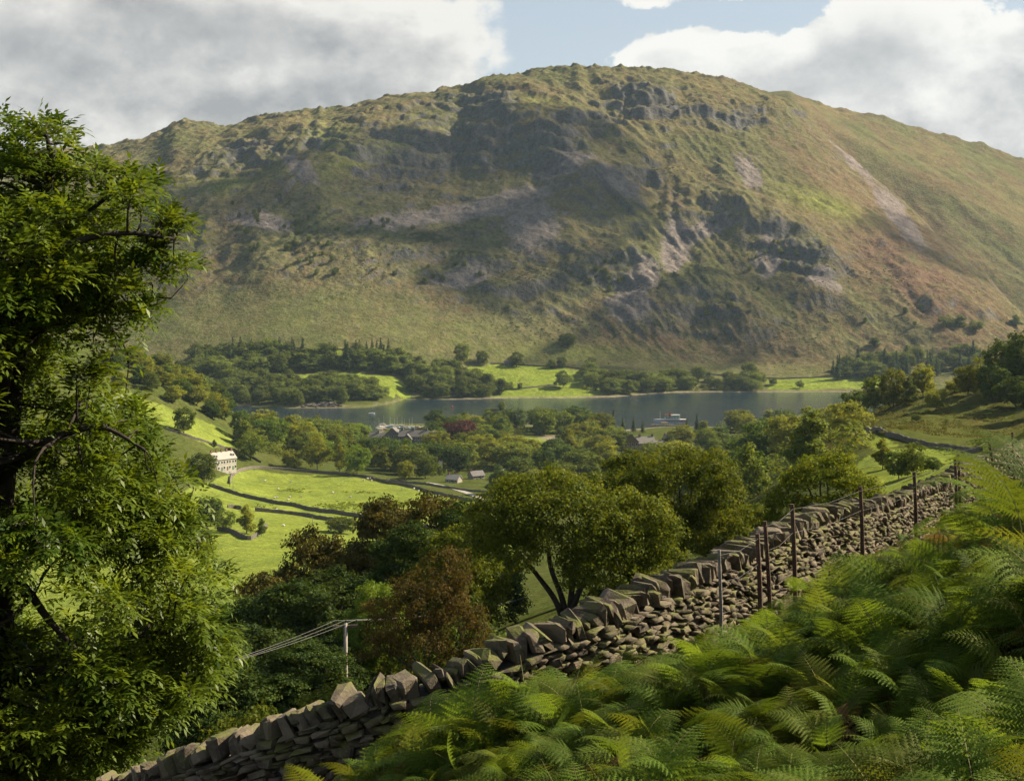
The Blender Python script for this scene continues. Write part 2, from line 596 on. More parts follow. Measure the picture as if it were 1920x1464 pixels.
# ribs and buttresses on the face, in (column, row) of the undisturbed slope: line runs downhill; left side steep, right side gentle
RIBS = [([(1130, 150), (1220, 240), (1330, 330), (1420, 430), (1470, 500)], 60, 160, 7),
        ([(1480, 250), (1620, 400), (1740, 560), (1800, 640)], 120, 160, 14),
        ([(560, 220), (540, 280), (430, 330), (400, 400)], 60, 110, 8),
        ([(740, 190), (690, 250), (640, 290)], 50, 90, 8),
        ([(480, 430), (500, 520), (470, 620)], 70, 90, 7),
        # crag lines, drawn left to right: steep below the line, a bench above it
        ([(585, 350), (640, 310), (700, 282), (780, 250), (850, 212), (910, 196), (985, 220), (1035, 262), (1075, 310), (1120, 350)], 78, 120, 27),
        ([(900, 262), (960, 252), (1020, 290)], 55, 60, 16),
        ([(860, 182), (920, 178), (1000, 190)], 18, 40, 7),
        ([(1090, 158), (1180, 168), (1230, 190)], 38, 50, 13), ([(1200, 205), (1290, 205), (1400, 215), (1475, 230)], 30, 60, 11),
        ([(1080, 235), (1140, 250), (1200, 300)], 36, 60, 11), ([(1180, 318), (1250, 330), (1300, 365)], 24, 40, 7),
        ([(395, 322), (470, 304), (560, 300)], 30, 60, 10), ([(450, 262), (520, 255), (590, 262)], 18, 40, 5),
        ([(870, 492), (980, 470), (1075, 462)], 28, 50, 10), ([(1095, 505), (1150, 482), (1212, 500)], 60, 50, 17),
        ([(1290, 405), (1380, 396), (1445, 432)], 42, 60, 14), ([(1400, 440), (1480, 458), (1555, 502)], 48, 70, 17),
        ([(1225, 572), (1310, 548), (1400, 600)], 80, 80, 24), ([(690, 475), (800, 456), (905, 430)], 24, 40, 7),
        ([(755, 562), (800, 552), (850, 560)], 20, 30, 6), ([(1500, 562), (1560, 570), (1610, 595)], 24, 40, 9),
        ([(1640, 472), (1720, 478), (1770, 490)], 14, 30, 5), ([(1755, 596), (1800, 588), (1850, 604)], 26, 40, 9),
        ([(960, 590), (1000, 582), (1030, 592)], 20, 30, 7), ([(920, 545), (990, 535), (1060, 520)], 22, 40, 8),
        ([(1010, 360), (1090, 352), (1160, 350)], 16, 30, 5), ([(1160, 425), (1250, 420), (1300, 440)], 20, 40, 6),
        ([(560, 470), (640, 455), (700, 430)], 20, 40, 5), ([(420, 410), (480, 395), (540, 390)], 24, 40, 7), ([(1560, 300), (1640, 330), (1700, 380)], 14, 40, 4)]
# gullies
GULLIES = [([(585, 230), (575, 300), (545, 350), (520, 390)], 16, 16, -4.05), ([(1100, 145), (1112, 190), (1060, 230)], 22, 16, -4.5), ([(1270, 345), (1260, 420), (1300, 500)], 14, 14, -3.6), ([(1190, 455), (1215, 520), (1240, 580)], 14, 12, -3.6),
           ([(1545, 215), (1560, 270), (1600, 300)], 16, 18, -4.05), ([(1640, 480), (1700, 560), (1730, 600)], 12, 12, -2.25), ([(995, 300), (1010, 370), (1000, 420)], 18, 14, -4.5), ([(1700, 300), (1790, 420), (1900, 520)], 26, 22, -3.15)]
CRAGS = [(760, 300, 170, 70, 1.0), (930, 245, 90, 60, 1.0), (1040, 300, 50, 60, 1.0), (1180, 180, 70, 40, .8), (1260, 210, 110, 40, .7), (1400, 225, 70, 25, .9), (1120, 260, 60, 40, .7), (560, 290, 80, 40, .6), (460, 290, 60, 30, .6), (420, 320, 70, 25, .8),
         (820, 210, 80, 20, .5), (350, 235, 50, 12, .7), (1000, 140, 90, 15, .6), (780, 182, 60, 8, .8), (1200, 345, 60, 30, .5), (1240, 300, 40, 50, .5), (1350, 400, 90, 40, .6), (1470, 470, 60, 40, .6), (1520, 505, 70, 35, .9), (1150, 510, 80, 50, .8), (990, 560, 40, 25, .6),
         (1330, 590, 100, 70, .6), (960, 480, 110, 30, .5), (750, 470, 90, 25, .3), (1590, 575, 40, 20, .7), (1730, 540, 60, 20, .5), (1800, 600, 50, 20, .8), (480, 450, 80, 40, .4), (960, 590, 40, 15, .6), (1620, 480, 50, 12, .4), (520, 230, 60, 18, .5), (1480, 172, 30, 8, .6)]
# bare scree: centre, radii, tilt
SCREES = [(1000, 430, 60, 55, 0), (930, 385, 120, 26, -12), (780, 405, 130, 20, -8), (1160, 360, 50, 22, 20), (1060, 335, 60, 22, 0), (1190, 545, 55, 40, -40), (1440, 490, 22, 40, 10), (1600, 300, 26, 80, -38), (1690, 420, 22, 80, -38), (1260, 470, 30, 70, 10), (560, 345, 50, 16, 40), (490, 430, 60, 20, 10), (860, 520, 70, 22, -10), (1540, 540, 40, 22, 30), (1075, 660, 26, 14, 10), (1400, 330, 20, 50, -30), (1310, 440, 70, 15, -20), (1180, 590, 60, 25, 20)]


def ell(px, py, cx, cy, rx, ry, rot=0.0):
    a = math.radians(rot)
    dx, dy = px - cx, py - cy
    p, q = dx * math.cos(a) + dy * math.sin(a), -dx * math.sin(a) + dy * math.cos(a)
    return np.exp(-((p / rx) ** 2 + (q / ry) ** 2))


def fell_detail(x, y, px, z0):
    """relief of the face; returns dz and the rock, scree and scrub fields"""
    py = HZ - z0 / y * F
    D1 = np.interp(px, [0, 1080, 1425, 1560, 1720, 1920, 2300], [2700, 2850, 2845, 2720, 2560, 2350, 2120])
    front = sstep(1985, 2080, y) * (1 - sstep(-20, 60, y - D1))
    back = sstep(0, 120, y - D1)
    env = front
    wx = fbm(x / 150, y / 150, 3) * 14
    wy = fbm(x / 150 + 50, y / 150 - 20, 3) * 12
    qx, qy = px + wx, py + wy
    dz = np.zeros_like(x)
    for line, wl, wr, amp in RIBS + GULLIES:
        r = seg_field(qx, qy, line, wl, wr)
        dz += amp * r * r * (3 - 2 * r) * (1.0 if amp < 0 else 1.0)
    # buttressed ground: ribs that fan out from the summit
    ang = np.arctan2(px - 1050, py - 60) * 6.0
    rad = np.hypot(px - 1050, py - 60) / 210.0
    fan = ridged(ang + fbm(x / 120, y / 120, 3) * .8, rad, 4)
    big = fbm(x / 260, y / 330, 4)
    dz += (fan - .45) * 3.5 + big * 15
    # outcrops drawn out along the strata, which dip away on either side of the summit
    dip = np.clip((px - 850) / 900, -.35, .75)
    acr = py - dip * (px - 850)
    strat = fbm((px + wx * 3) / 80 + 3, (acr + wy * 1.5) / 17, 4)
    dz += np.clip(strat, -.1, 1) * 9.5 * (1 - .65 * sstep(1250, 1550, px))
    crag = fbm(x / 110 + 7, y / 110 + 3, 4) * .35 + np.clip(strat, 0, 1) * .55
    for cx, cy, rx, ry, a in CRAGS:
        crag = crag + a * ell(qx, qy, cx, cy, rx, ry)
    right = sstep(1480, 1650, px)
    crag = crag - .45 * right
    R = np.clip(crag * 1.05 - .16, 0, 1)
    # bands of cliff and bench
    st = 26.0
    zz = z0 + dz
    for st, wgt in ((31.0, .72), (11.0, .5)):
        q = (zz + .10 * x + fbm(x / 90, y / 90, 4) * 28) / st
        fr = q - np.floor(q)
        dz += R * wgt * st * ((np.clip((fr - .55) / .38, 0, 1)) - fr) * .9
    sc = np.zeros_like(x)
    for cx, cy, rx, ry, ro in SCREES:
        sc = np.maximum(sc, ell(qx, qy, cx, cy, rx, ry, ro))
    # pinnacles and gullies cut straight down the crag faces
    vert = ridged(x / 16 + fbm(x / 60, y / 60, 2) * 1.5, y / 70, 3)
    dz += R * (vert - .5) * 3.0 * (1 - sc * .8)
    fine = fbm(x / 22, y / 26, 4)
    dz += fine * (1.7 + 4.5 * R) * (1 - sc * .7)
    dz += fbm(x / 7, y / 8, 3) * (.9 + 1.8 * R) + (ridged(x / 38, y / 30, 4) - .5) * 4.5
    # small stuff on the back slope
    bz = (ridged(x / 190 + y / 400, y / 300, 4) - .5) * 22 + fine * 2.2
    top = np.clip((z0 / np.maximum(1, (HZ - np.interp(px, SKY_L[:, 0], SKY_L[:, 1])) / F * 2850) - .82) / .18, 0, 1)
    crest = np.exp(-((y - D1) / 90.0) ** 2) * (.35 + .65 * sstep(1500, 1300, px))
    dz2 = (fbm(x / 34, y / 34, 4) * 9 + np.clip(ridged(x / 55, y / 55, 3) - .62, 0, 1) * 16) * crest
    dz2 = dz2 + (fbm(x / 60, y / 60, 4) * 12 + fbm(x / 22, y / 22, 3) * 4) * np.exp(-((y - 3350) / 110.0) ** 2) * sstep(1440, 1540, px)
    return dz2 + dz * env * (1 - .55 * top) + bz * back * .55 * sstep(60, 300, 3350 - y), R * env + back * .25 * np.clip(fbm(x / 90, y / 90, 4) * 2, 0, 1), sc * env, py


def H(x, y, detail=True, full=False):
    x = np.atleast_1d(np.asarray(x, float))
    y = np.atleast_1d(np.asarray(y, float))
    out = np.empty(x.shape)
    near = y < 150
    far = y > 1560
    mid = y < 1800
    h = np.full(x.shape, -1e4)
    if mid.any():
        xm, ym = x[mid], y[mid]
        t = tps(xm, ym)
        t = t + (fbm(xm / 60, ym / 60, 4) * 1.6) * sstep(150, 400, ym) * (1 - sstep(1300, 1420, ym))
        t = t + fbm(xm / 7, ym / 7, 3) * .12 * sstep(40, 70, ym)
        # spurs are knobbly
        k = sstep(420, 520, ym) * (1 - sstep(800, 900, ym)) * sstep(.16, .22, xm / ym) + sstep(930, 1000, ym) * (1 - sstep(1200, 1300, ym)) * sstep(-.17, -.2, xm / ym)
        t = t + fbm(xm / 22, ym / 22, 4) * 2.6 * k
        t = t - 80 * sstep(1640, 1800, ym)
        p = plane_near(xm, ym)
        corr = np.zeros_like(xm)
        ww = np.full_like(xm, 1e-9)
        nr = ym < 150
        if nr.any():
            for (wx_, wy_, _), r in zip(WP, _res):
                g = np.exp(-((xm[nr] - wx_) ** 2 + (ym[nr] - wy_) ** 2) / (2 * 2.6 ** 2))
                corr[nr] += g * r
                ww[nr] += g
            corr = corr / np.maximum(ww, .35)
            p = p + corr + (fbm(xm / 3.1, ym / 3.1, 3) * .10 + fbm(xm / 9, ym / 9, 2) * .15) * nr * sstep(1.5, 4, np.hypot(xm, ym))
        b = sstep(62, 110, ym)
        h[mid] = p * (1 - b) + t * b
    R = S = None
    if far.any():
        xf, yf = x[far], y[far]
        px = xf / yf * F + CX
        z0 = fell_base(px, yf)
        dz, Rr, Sc, py = fell_detail(xf, yf, px, z0)
        zf = z0 + dz + fbm(xf / 40, yf / 40, 4) * 1.5 * sstep(1700, 1860, yf) * sstep(0, 6, z0 - LAKE_Z)
        h[far] = np.maximum(h[far], zf)
        if full:
            R = np.zeros(x.shape); S = np.zeros(x.shape)
            R[far] = Rr; S[far] = Sc
    # low islet in the lake
    for px_, D_, r_, hh in ((938, 1660, 8.5, 9.0), (952, 1655, 5, 8.5), (915, 1668, 4, 8.4), (620, 1640, 16, 9)):
        d2 = ((x - (px_ - CX) / F * D_) / (r_ * 1.5)) ** 2 + ((y - D_) / r_) ** 2
    return (h, R, S) if full else h


def ray(px, py, d0=60.0, d1=3400.0):
    """where the sight line through (px, py) meets the land: x, y, z"""
    D = np.exp(np.linspace(math.log(d0), math.log(d1), 900))
    u, v = (px - CX) / F, (HZ - py) / F
    g = np.maximum(H(u * D, D), LAKE_Z) - v * D
    i = np.argmax(g >= 0) if (g >= 0).any() else len(D) - 1
    if i > 0:
        a, b = g[i - 1], g[i]
        t = a / (a - b) if a != b else 0.5
        D_ = D[i - 1] + (D[i] - D[i - 1]) * np.clip(t, 0, 1)
    else:
        D_ = D[0]
    return np.array((u * D_, D_, max(float(H(u * D_, D_)[0]), LAKE_Z)))


def at(px, D):
    x = (px - CX) / F * D
    return np.array((x, D, float(H(x, D)[0])))


def on_lake(px, py):
    D = LAKE_Z / ((HZ - py) / F)
    return np.array(((px - CX) / F * D, D, LAKE_Z))

# ------------------------------------------------------------------ materials
def new_mat(name):
    m = bpy.data.materials.new(name)
    m.use_nodes = True
    t = NT(m.node_tree)
    t.n.clear()
    out = t.new('ShaderNodeOutputMaterial')
    return m, t, out


def principled(t, out, col, rough=.9, normal=None, spec=.2):
    p = t.new('ShaderNodeBsdfPrincipled')
    t.put(p.inputs['Base Color'], col)
    t.put(p.inputs['Roughness'], rough)
    p.inputs['Specular IOR Level'].default_value = spec
    if normal is not None:
        t.l.new(normal, p.inputs['Normal'])
    t.l.new(p.outputs[0], out.inputs['Surface'])
    return p


def plain(name, c, rough=.8, var=.25, scale=3.0, bump=0.0, spec=.25, metal=0.0):
    m, t, out = new_mat(name)
    tcn = t.new('ShaderNodeTexCoord')
    n = t.noise(tcn.outputs['Object'], scale, 5.0, .6)
    oi = t.new('ShaderNodeObjectInfo')
    k = t.math('ADD', t.rng(n, .25, .75, 1 - var, 1 + var, False), t.math('MULTIPLY', t.math('SUBTRACT', oi.outputs['Random'], .5), var))
    col = t.vmath('SCALE', rgb(*c)[:3], k)
    nm = t.bump(n, bump, .05) if bump else None
    p = principled(t, out, col, rough, nm, spec)
    p.inputs['Metallic'].default_value = metal
    return m


def terrain_mat(name, fine, bumpd, bstr=.6, s2=None):
    """ground cover colour from the land itself, broken up with tufts and relief"""
    m, t, out = new_mat(name)
    at_ = t.new('ShaderNodeAttribute', attribute_name='cover')
    rk = t.new('ShaderNodeAttribute', attribute_name='rock')
    geo = t.new('ShaderNodeNewGeometry')
    n1 = t.noise(geo.outputs['Position'], fine, 6.0, .65)
    n2 = t.noise(geo.outputs['Position'], s2 or fine * .21, 4.0, .6)
    k = t.math('MULTIPLY', t.rng(n1, .3, .7, .62, 1.38, False), t.rng(n2, .3, .7, .8, 1.2, False))
    col = t.vmath('SCALE', at_.outputs['Color'], k)
    h = t.math('ADD', n1, t.math('MULTIPLY', n2, 1.5))
    principled(t, out, col, 1.0, t.bump(h, bstr, bumpd), 0.0)
    return m


def leaf_mat(name, c0, c1, trans=.35, spec=.3, rough=.5, objvar=.25, warm=None):
    m, t, out = new_mat(name)
    a = t.new('ShaderNodeAttribute', attribute_name='tint')
    oi = t.new('ShaderNodeObjectInfo')
    col = t.mix(a.outputs['Fac'], rgb(*c0), rgb(*c1))
    if warm:
        col = t.mix(t.rng(oi.outputs['Random'], .45, 1.0, 0, .85), col, rgb(*warm))
    r2 = t.math('FRACT', t.math('MULTIPLY', oi.outputs['Random'], 7.31))
    col = t.vmath('SCALE', col, t.rng(r2, 0, 1, 1 - objvar, 1 + objvar, False))
    p = t.new('ShaderNodeBsdfPrincipled')
    t.l.new(col, p.inputs['Base Color'])
    p.inputs['Roughness'].default_value = rough
    p.inputs['Specular IOR Level'].default_value = spec * .3
    tr = t.new('ShaderNodeBsdfTranslucent')
    tcol = t.vmath('MULTIPLY', col, (1.5, 1.3, .55))
    t.l.new(tcol, tr.inputs['Color'])
    mx = t.new('ShaderNodeMixShader')
    mx.inputs[0].default_value = trans
    t.l.new(p.outputs[0], mx.inputs[1])
    t.l.new(tr.outputs[0], mx.inputs[2])
    t.l.new(mx.outputs[0], out.inputs['Surface'])
    return m


M = {}
M['bark'] = plain('bark', (.040, .032, .025), .95, .4, 6.0, .6)
M['bark_far'] = plain('bark_far', (.07, .06, .05), .95, .3, 1.0)
M['fell'] = terrain_mat('fell_cover', .22, 2.4, .8, .045)
M['valley'] = terrain_mat('valley_cover', .55, .9, .7, .09)
M['hill'] = terrain_mat('hillside_cover', 5.0, .08, .8, .8)


# ------------------------------------------------------------------ ground cover colours
PASTURE = (.150, .188, .032)
ROUGH = (.058, .072, .018)
BRACK = (.112, .082, .046)
FELLG = (.100, .098, .046)
GOLD = (.152, .120, .056)
ROCK = (.078, .076, .080)
SCREE = (.175, .148, .138)
SCRUB = (.030, .038, .016)
GRAVEL = (.19, .165, .115)


def polyw(pts, d0=60.0):
    return [tuple(ray(a, b, d0)[:2]) for a, b in pts]


FIELDS = [
    [(330, 925), (395, 903), (440, 884), (470, 879), (640, 890), (760, 911), (885, 938), (960, 985), (990, 1130), (840, 1160), (400, 1190), (-250, 1200), (-150, 990), (200, 940)],
    [(945, 820), (1050, 820), (1052, 852), (950, 852)],
    [(1330, 812), (1347, 812), (1350, 822), (1330, 822)],
    [(1610, 866), (1640, 848), (1750, 838), (1790, 848), (1800, 872), (1790, 895), (1600, 905)],
    [(1625, 822), (1655, 820), (1690, 838), (1640, 846)],
    [(225, 722), (290, 755), (350, 778), (430, 812), (442, 838), (395, 838), (300, 800), (250, 770), (215, 745)],
]
FIELDS_W = [polyw(p) for p in FIELDS]
FAR_FIELDS = [
    [(868, 690), (940, 682), (1010, 686), (1090, 694), (1120, 712), (1150, 738), (1040, 748), (930, 746), (905, 735), (880, 715)],
    [(490, 711), (560, 702), (640, 697), (740, 705), (765, 722), (770, 746), (735, 752), (690, 730), (620, 716), (560, 716)],
    [(1435, 712), (1520, 708), (1640, 703), (1660, 715), (1640, 727), (1520, 731), (1440, 731)],
    [(560, 657), (640, 655), (735, 658), (735, 668), (640, 668), (560, 668)],
    [(1160, 703), (1260, 700), (1260, 712), (1160, 714)],
    [(300, 690), (345, 686), (350, 700), (320, 706)],
]


def mixc(c, k, col):
    return c * (1 - k[:, None]) + np.array(col)[None, :] * k[:, None]


def cover_valley(x, y, z):
    n = len(x)
    c = np.tile(np.array(ROUGH), (n, 1))
    u = x / y
    n1 = fbm(x / 45, y / 45, 4)
    n2 = fbm(x / 9, y / 9, 3)
    c = mixc(c, np.clip(.35 + n1 * 1.2, 0, 1) * .55, (.078, .080, .022))
    spur = sstep(.17, .2, u) * sstep(380, 470, y) * (1 - sstep(760, 850, y))
    c = mixc(c, spur * (.55 + .4 * np.clip(n1 * 1.5, -1, 1)), (.072, .074, .020))
    c = mixc(c, spur * np.clip(n2 * 1.8 + n1, 0, 1) * .7, (.085, .066, .024))
    c = mixc(c, spur * np.clip(fbm(x / 3.5, y / 3.5, 3) * 2 + .1, 0, 1) * .55, (.045, .055, .014))
    lspur = sstep(-.17, -.2, u) * sstep(930, 1000, y)
    c = mixc(c, lspur * np.clip(.3 + n1, 0, 1) * .6, (.10, .105, .03))
    fld = np.zeros(n)
    for p in FIELDS_W:
        fld = np.maximum(fld, inpoly(x + n2 * 1.5, y + n2 * 3, p).astype(float))
    tuft = np.clip(fbm(x / 4, y / 4, 3) * 1.6 - .1 + fbm(x / 50, y / 30, 2) * 1.1 - .25, 0, 1)
    pc = mixc(np.tile(np.array(PASTURE), (n, 1)), np.clip(n1 * .9 + .3, 0, 1) * .45, (.18, .20, .034))
    pc = mixc(pc, np.clip(fbm(x / 18, y / 40, 4) * 2.0 + .1, 0, 1) * .6, (.105, .14, .028))
    pc = mixc(pc, tuft * .75, (.10, .12, .03))
    c = c * (1 - fld[:, None]) + pc * fld[:, None]
    shore = 1 - sstep(LAKE_Z + .25, LAKE_Z + 1.3, z)
    c = mixc(c, shore * sstep(1200, 1300, y), GRAVEL)
    return c


def cover_fell(x, y, z, R, S, nz, px, py):
    n = len(x)
    n1 = fbm(x / 150, y / 150, 5)
    n2 = fbm(x / 28 + 9, y / 28, 4)
    n3 = fbm(x / 9 + 3, y / 12, 3)
    c = np.tile(np.array(FELLG), (n, 1))
    hgt = np.clip((z + 100) / 480, 0, 1)
    dip = np.clip((px - 850) / 900, -.35, .75)
    acr = py - dip * (px - 850)
    streak = fbm(px / 60 + 11, acr / 9, 4)
    strat = fbm(px / 95 + 3, acr / 15, 4)
    c = mixc(c, np.clip(.35 + n1 * 1.5 + streak * .9, 0, 1) * (.35 + .5 * hgt), GOLD)
    c = mixc(c, np.clip(.1 - n1 * 1.3 + n2 * .9, 0, 1) * .55, (.095, .105, .032))
    # heather and bracken browns, strongest on the flanks
    right = sstep(1350, 1650, px)
    low_ = 1 - sstep(.12, .5, hgt)
    br = np.clip(.12 + n2 * 1.3 + streak * 1.0 + fbm(x / 70 + 30, y / 100, 3) * 1.6 + .3 * right + .25 * low_ - .3 * hgt, 0, 1)
    c = mixc(c, br * .8, BRACK)
    c = mixc(c, low_ * np.clip(.15 + n3 * 2.2 + n2, 0, 1) * .8, (.060, .066, .028))
    rust = ell(px, py, 1650, 440, 70, 210, -40) * np.clip(.85 + n2 * 1.4, 0, 1) + ell(px, py, 1780, 560, 130, 60, 35) * .6 * np.clip(.6 + n2 * 1.5, 0, 1) + ell(px, py, 1250, 640, 190, 60) * .7 * np.clip(.6 + n2 * 1.5, 0, 1)
    c = mixc(c, np.clip(rust, 0, 1) * .75, (.140, .085, .060))
    lush = ell(px, py, 1540, 380, 90, 22, 20) + ell(px, py, 700, 285, 100, 18, -22) + ell(px, py, 620, 260, 40, 30) * .8 + ell(px, py, 1000, 190, 60, 12) * .4 + ell(px, py, 1090, 660, 120, 16) * .8 + ell(px, py, 420, 350, 50, 16) * .7
    c = mixc(c, np.clip(lush * (1.0 + n2), 0, 1) * .75, (.15, .17, .038))
    # loose stone
    spatt = np.clip(n3 * 2.2 + n2 * 1.2 + streak * .8 - .6, 0, 1) * sstep(-90, 20, z) * (.4 + .6 * (1 - right))
    c = mixc(c, spatt * .75, (.15, .132, .122))
    scr = sstep(.30, .60, S + n2 * .3 + n3 * .22)
    c = mixc(c, scr * .85, SCREE)
    c = mixc(c, scr * np.clip(n3 * 2, 0, 1) * .5, (.15, .13, .12))
    # bare rock where it is steep or craggy
    steep = sstep(.74, .50, nz)
    rk = np.clip(steep * .95 + sstep(.40, .95, R + n3 * .55 - .12) * (.2 + .8 * sstep(.92, .68, nz)), 0, 1)
    c = mixc(c, rk * .85, ROCK)
    c = mixc(c, rk * np.clip(n3 * 1.8, 0, 1) * .6, (.16, .152, .148))
    # juniper and heather in patches
    sc = sstep(.55, .9, fbm(px / 70 + 70, acr / 13, 4) * 1.2 + n3 * .7 + .5 * (ell(px, py, 560, 440, 110, 80) + ell(px, py, 780, 440, 140, 40) + ell(px, py, 1000, 500, 170, 60) + ell(px, py, 1380, 500, 120, 70) + ell(px, py, 1150, 520, 60, 50) + ell(px, py, 1300, 620, 150, 60)))
    c = mixc(c, sc * (1 - scr) * .85, SCRUB)
    # in-bye fields along the lake
    low = 1 - sstep(2000, 2050, y)
    fld = np.zeros(n)
    for p in FAR_FIELDS:
        fld = np.maximum(fld, inpoly(px + n2 * 6, py + n2 * 2.5, p).astype(float))
    fld *= low
    c = mixc(c, low * .5 * np.clip(.6 + n2, 0, 1), (.11, .13, .035))
    pc = mixc(np.tile(np.array((.145, .185, .028)), (n, 1)), np.clip(n2 * 1.6, 0, 1) * .6, (.15, .16, .04))
    c = c * (1 - fld[:, None]) + pc * fld[:, None]
    sh = (1 - sstep(LAKE_Z + .3, LAKE_Z + 1.3, z)) * sstep(760, 860, px) * .8
    c = mixc(c, sh, GRAVEL)
    return c


def grid_faces(nr, nc):
    i = np.arange((nr - 1) * nc).reshape(nr - 1, nc)[:, :-1].ravel()
    return np.stack([i, i + 1, i + nc + 1, i + nc], 1)


def grid_normals_z(X, Y, Z):
    P = np.stack([X, Y, Z], -1)
    du = np.gradient(P, axis=1)
    dv = np.gradient(P, axis=0)
    nrm = np.cross(du, dv)
    nrm /= np.maximum(np.linalg.norm(nrm, axis=-1, keepdims=True), 1e-9)
    return np.abs(nrm[..., 2])


def ucols(half, nin, far_u, nout):
    a = np.linspace(-half, half, nin)
    o = half + (far_u - half) * (np.linspace(0, 1, nout + 1)[1:]) ** 1.6
    return np.concatenate([-o[::-1], a, o])


# near hillside
gx = np.concatenate([np.arange(-70, -14, 1.4), np.arange(-14, 22, .28), np.arange(22, 72, 1.4)])
gy = np.concatenate([np.arange(-40, 0, 1.6), np.arange(0, 30, .28), np.arange(30, 66.1, .6)])
X, Y = np.meshgrid(gx, gy)
Z = H(X.ravel(), Y.ravel()).reshape(X.shape)
me = mesh_np('hillside', np.stack([X.ravel(), Y.ravel(), Z.ravel()], 1), grid_faces(*X.shape), True)
n1 = fbm(X.ravel() / 1.1, Y.ravel() / 1.1, 4)
c = np.tile(np.array((.042, .048, .016)), (X.size, 1))
c = mixc(c, np.clip(.2 + n1 * 1.8, 0, 1), (.065, .046, .022))
c = mixc(c, sstep(30, 50, Y.ravel()), (.075, .085, .02))
# grazed grass below the wall
wallD = np.interp(X.ravel(), WP[:, 0], WP[:, 1])
c = mixc(c, sstep(.3, 1.2, Y.ravel() - wallD) * .9, (.085, .10, .022))
set_attr(me, 'cover', 'FLOAT_COLOR', 'POINT', np.hstack([c, np.ones((len(c), 1))]))
tag(link('hillside', me, M['hill']), kind='structure')

# valley floor and spurs
uc = ucols(.365, 470, 1.5, 46)
rows = np.concatenate([np.exp(np.linspace(math.log(64), math.log(560), 110, endpoint=False)), np.exp(np.linspace(math.log(560), math.log(1480), 250, endpoint=False)), np.linspace(1480, 1790, 14)])
U, Y = np.meshgrid(uc, rows)
X = U * Y
Z = H(X.ravel(), Y.ravel()).reshape(X.shape)
Z[-1] -= 10
me = mesh_np('valley', np.stack([X.ravel(), Y.ravel(), Z.ravel()], 1), grid_faces(*X.shape), True)
c = cover_valley(X.ravel(), Y.ravel(), Z.ravel())
set_attr(me, 'cover', 'FLOAT_COLOR', 'POINT', np.hstack([c, np.ones((len(c), 1))]))
tag(link('valley', me, M['valley']), kind='structure')

# the fell
uc = ucols(.35, 720, 1.35, 60)
rows = np.concatenate([np.linspace(1600, 1990, 60, endpoint=False), np.linspace(1990, 2900, 370, endpoint=False), np.linspace(2900, 3420, 70, endpoint=False), np.linspace(3420, 5190, 16)])
U, Y = np.meshgrid(uc, rows)
X = U * Y
h, R, S = H(X.ravel(), Y.ravel(), full=True)
px_, Y_ = X.ravel() / Y.ravel() * F + CX, Y.ravel()
z0 = h
Z = h.reshape(X.shape)
nz = grid_normals_z(X, Y, Z).ravel()
me = mesh_np('fell', np.stack([X.ravel(), Y.ravel(), Z.ravel()], 1), grid_faces(*X.shape), True)
c = cover_fell(X.ravel(), Y_, h, R, S, nz, px_, HZ - h / Y_ * F)
set_attr(me, 'cover', 'FLOAT_COLOR', 'POINT', np.hstack([c, np.ones((len(c), 1))]))
tag(link('fell', me, M['fell']), kind='structure')

# the lake
m, t, out = new_mat('lake_water')
geo = t.new('ShaderNodeNewGeometry')
st = t.vmath('MULTIPLY', geo.outputs['Position'], (.55, .30, 1))
w1 = t.noise(st, 1.0, 3.0, .6)
w2 = t.noise(t.vmath('MULTIPLY', geo.outputs['Position'], (.02, .008, 1)), 1.0, 3.0, .6)
hh = t.math('MULTIPLY', w1, t.rng(w2, .35, .65, .5, 1.2))
p = principled(t, out, rgb(.016, .030, .044), .10, t.bump(hh, .5, .5), .5)
p.inputs['IOR'].default_value = 1.333
M['water'] = m
lx = np.linspace(-1900, 1900, 40)
ly = np.linspace(1230, 2050, 20)
X, Y = np.meshgrid(lx, ly)
me = mesh_np('lake', np.stack([X.ravel(), Y.ravel(), np.full(X.size, LAKE_Z)], 1), grid_faces(*X.shape))
tag(link('lake', me, M['water']), kind='structure')

# air between here and the fell
m, t, out = new_mat('haze_air')
pv = t.new('ShaderNodeVolumePrincipled')
pv.inputs['Color'].default_value = rgb(.58, .79, 1.0)
pv.inputs['Density'].default_value = HAZE
pv.inputs['Anisotropy'].default_value = .25
t.l.new(pv.outputs[0], out.inputs['Volume'])
mb = MB()
mb.box(-8600, 8600, -120, 5400, -260, 760)
hz = mb.build('haze', m)
tag(hz, 'thin pale air between the slope and the fell', 'haze', kind='stuff')


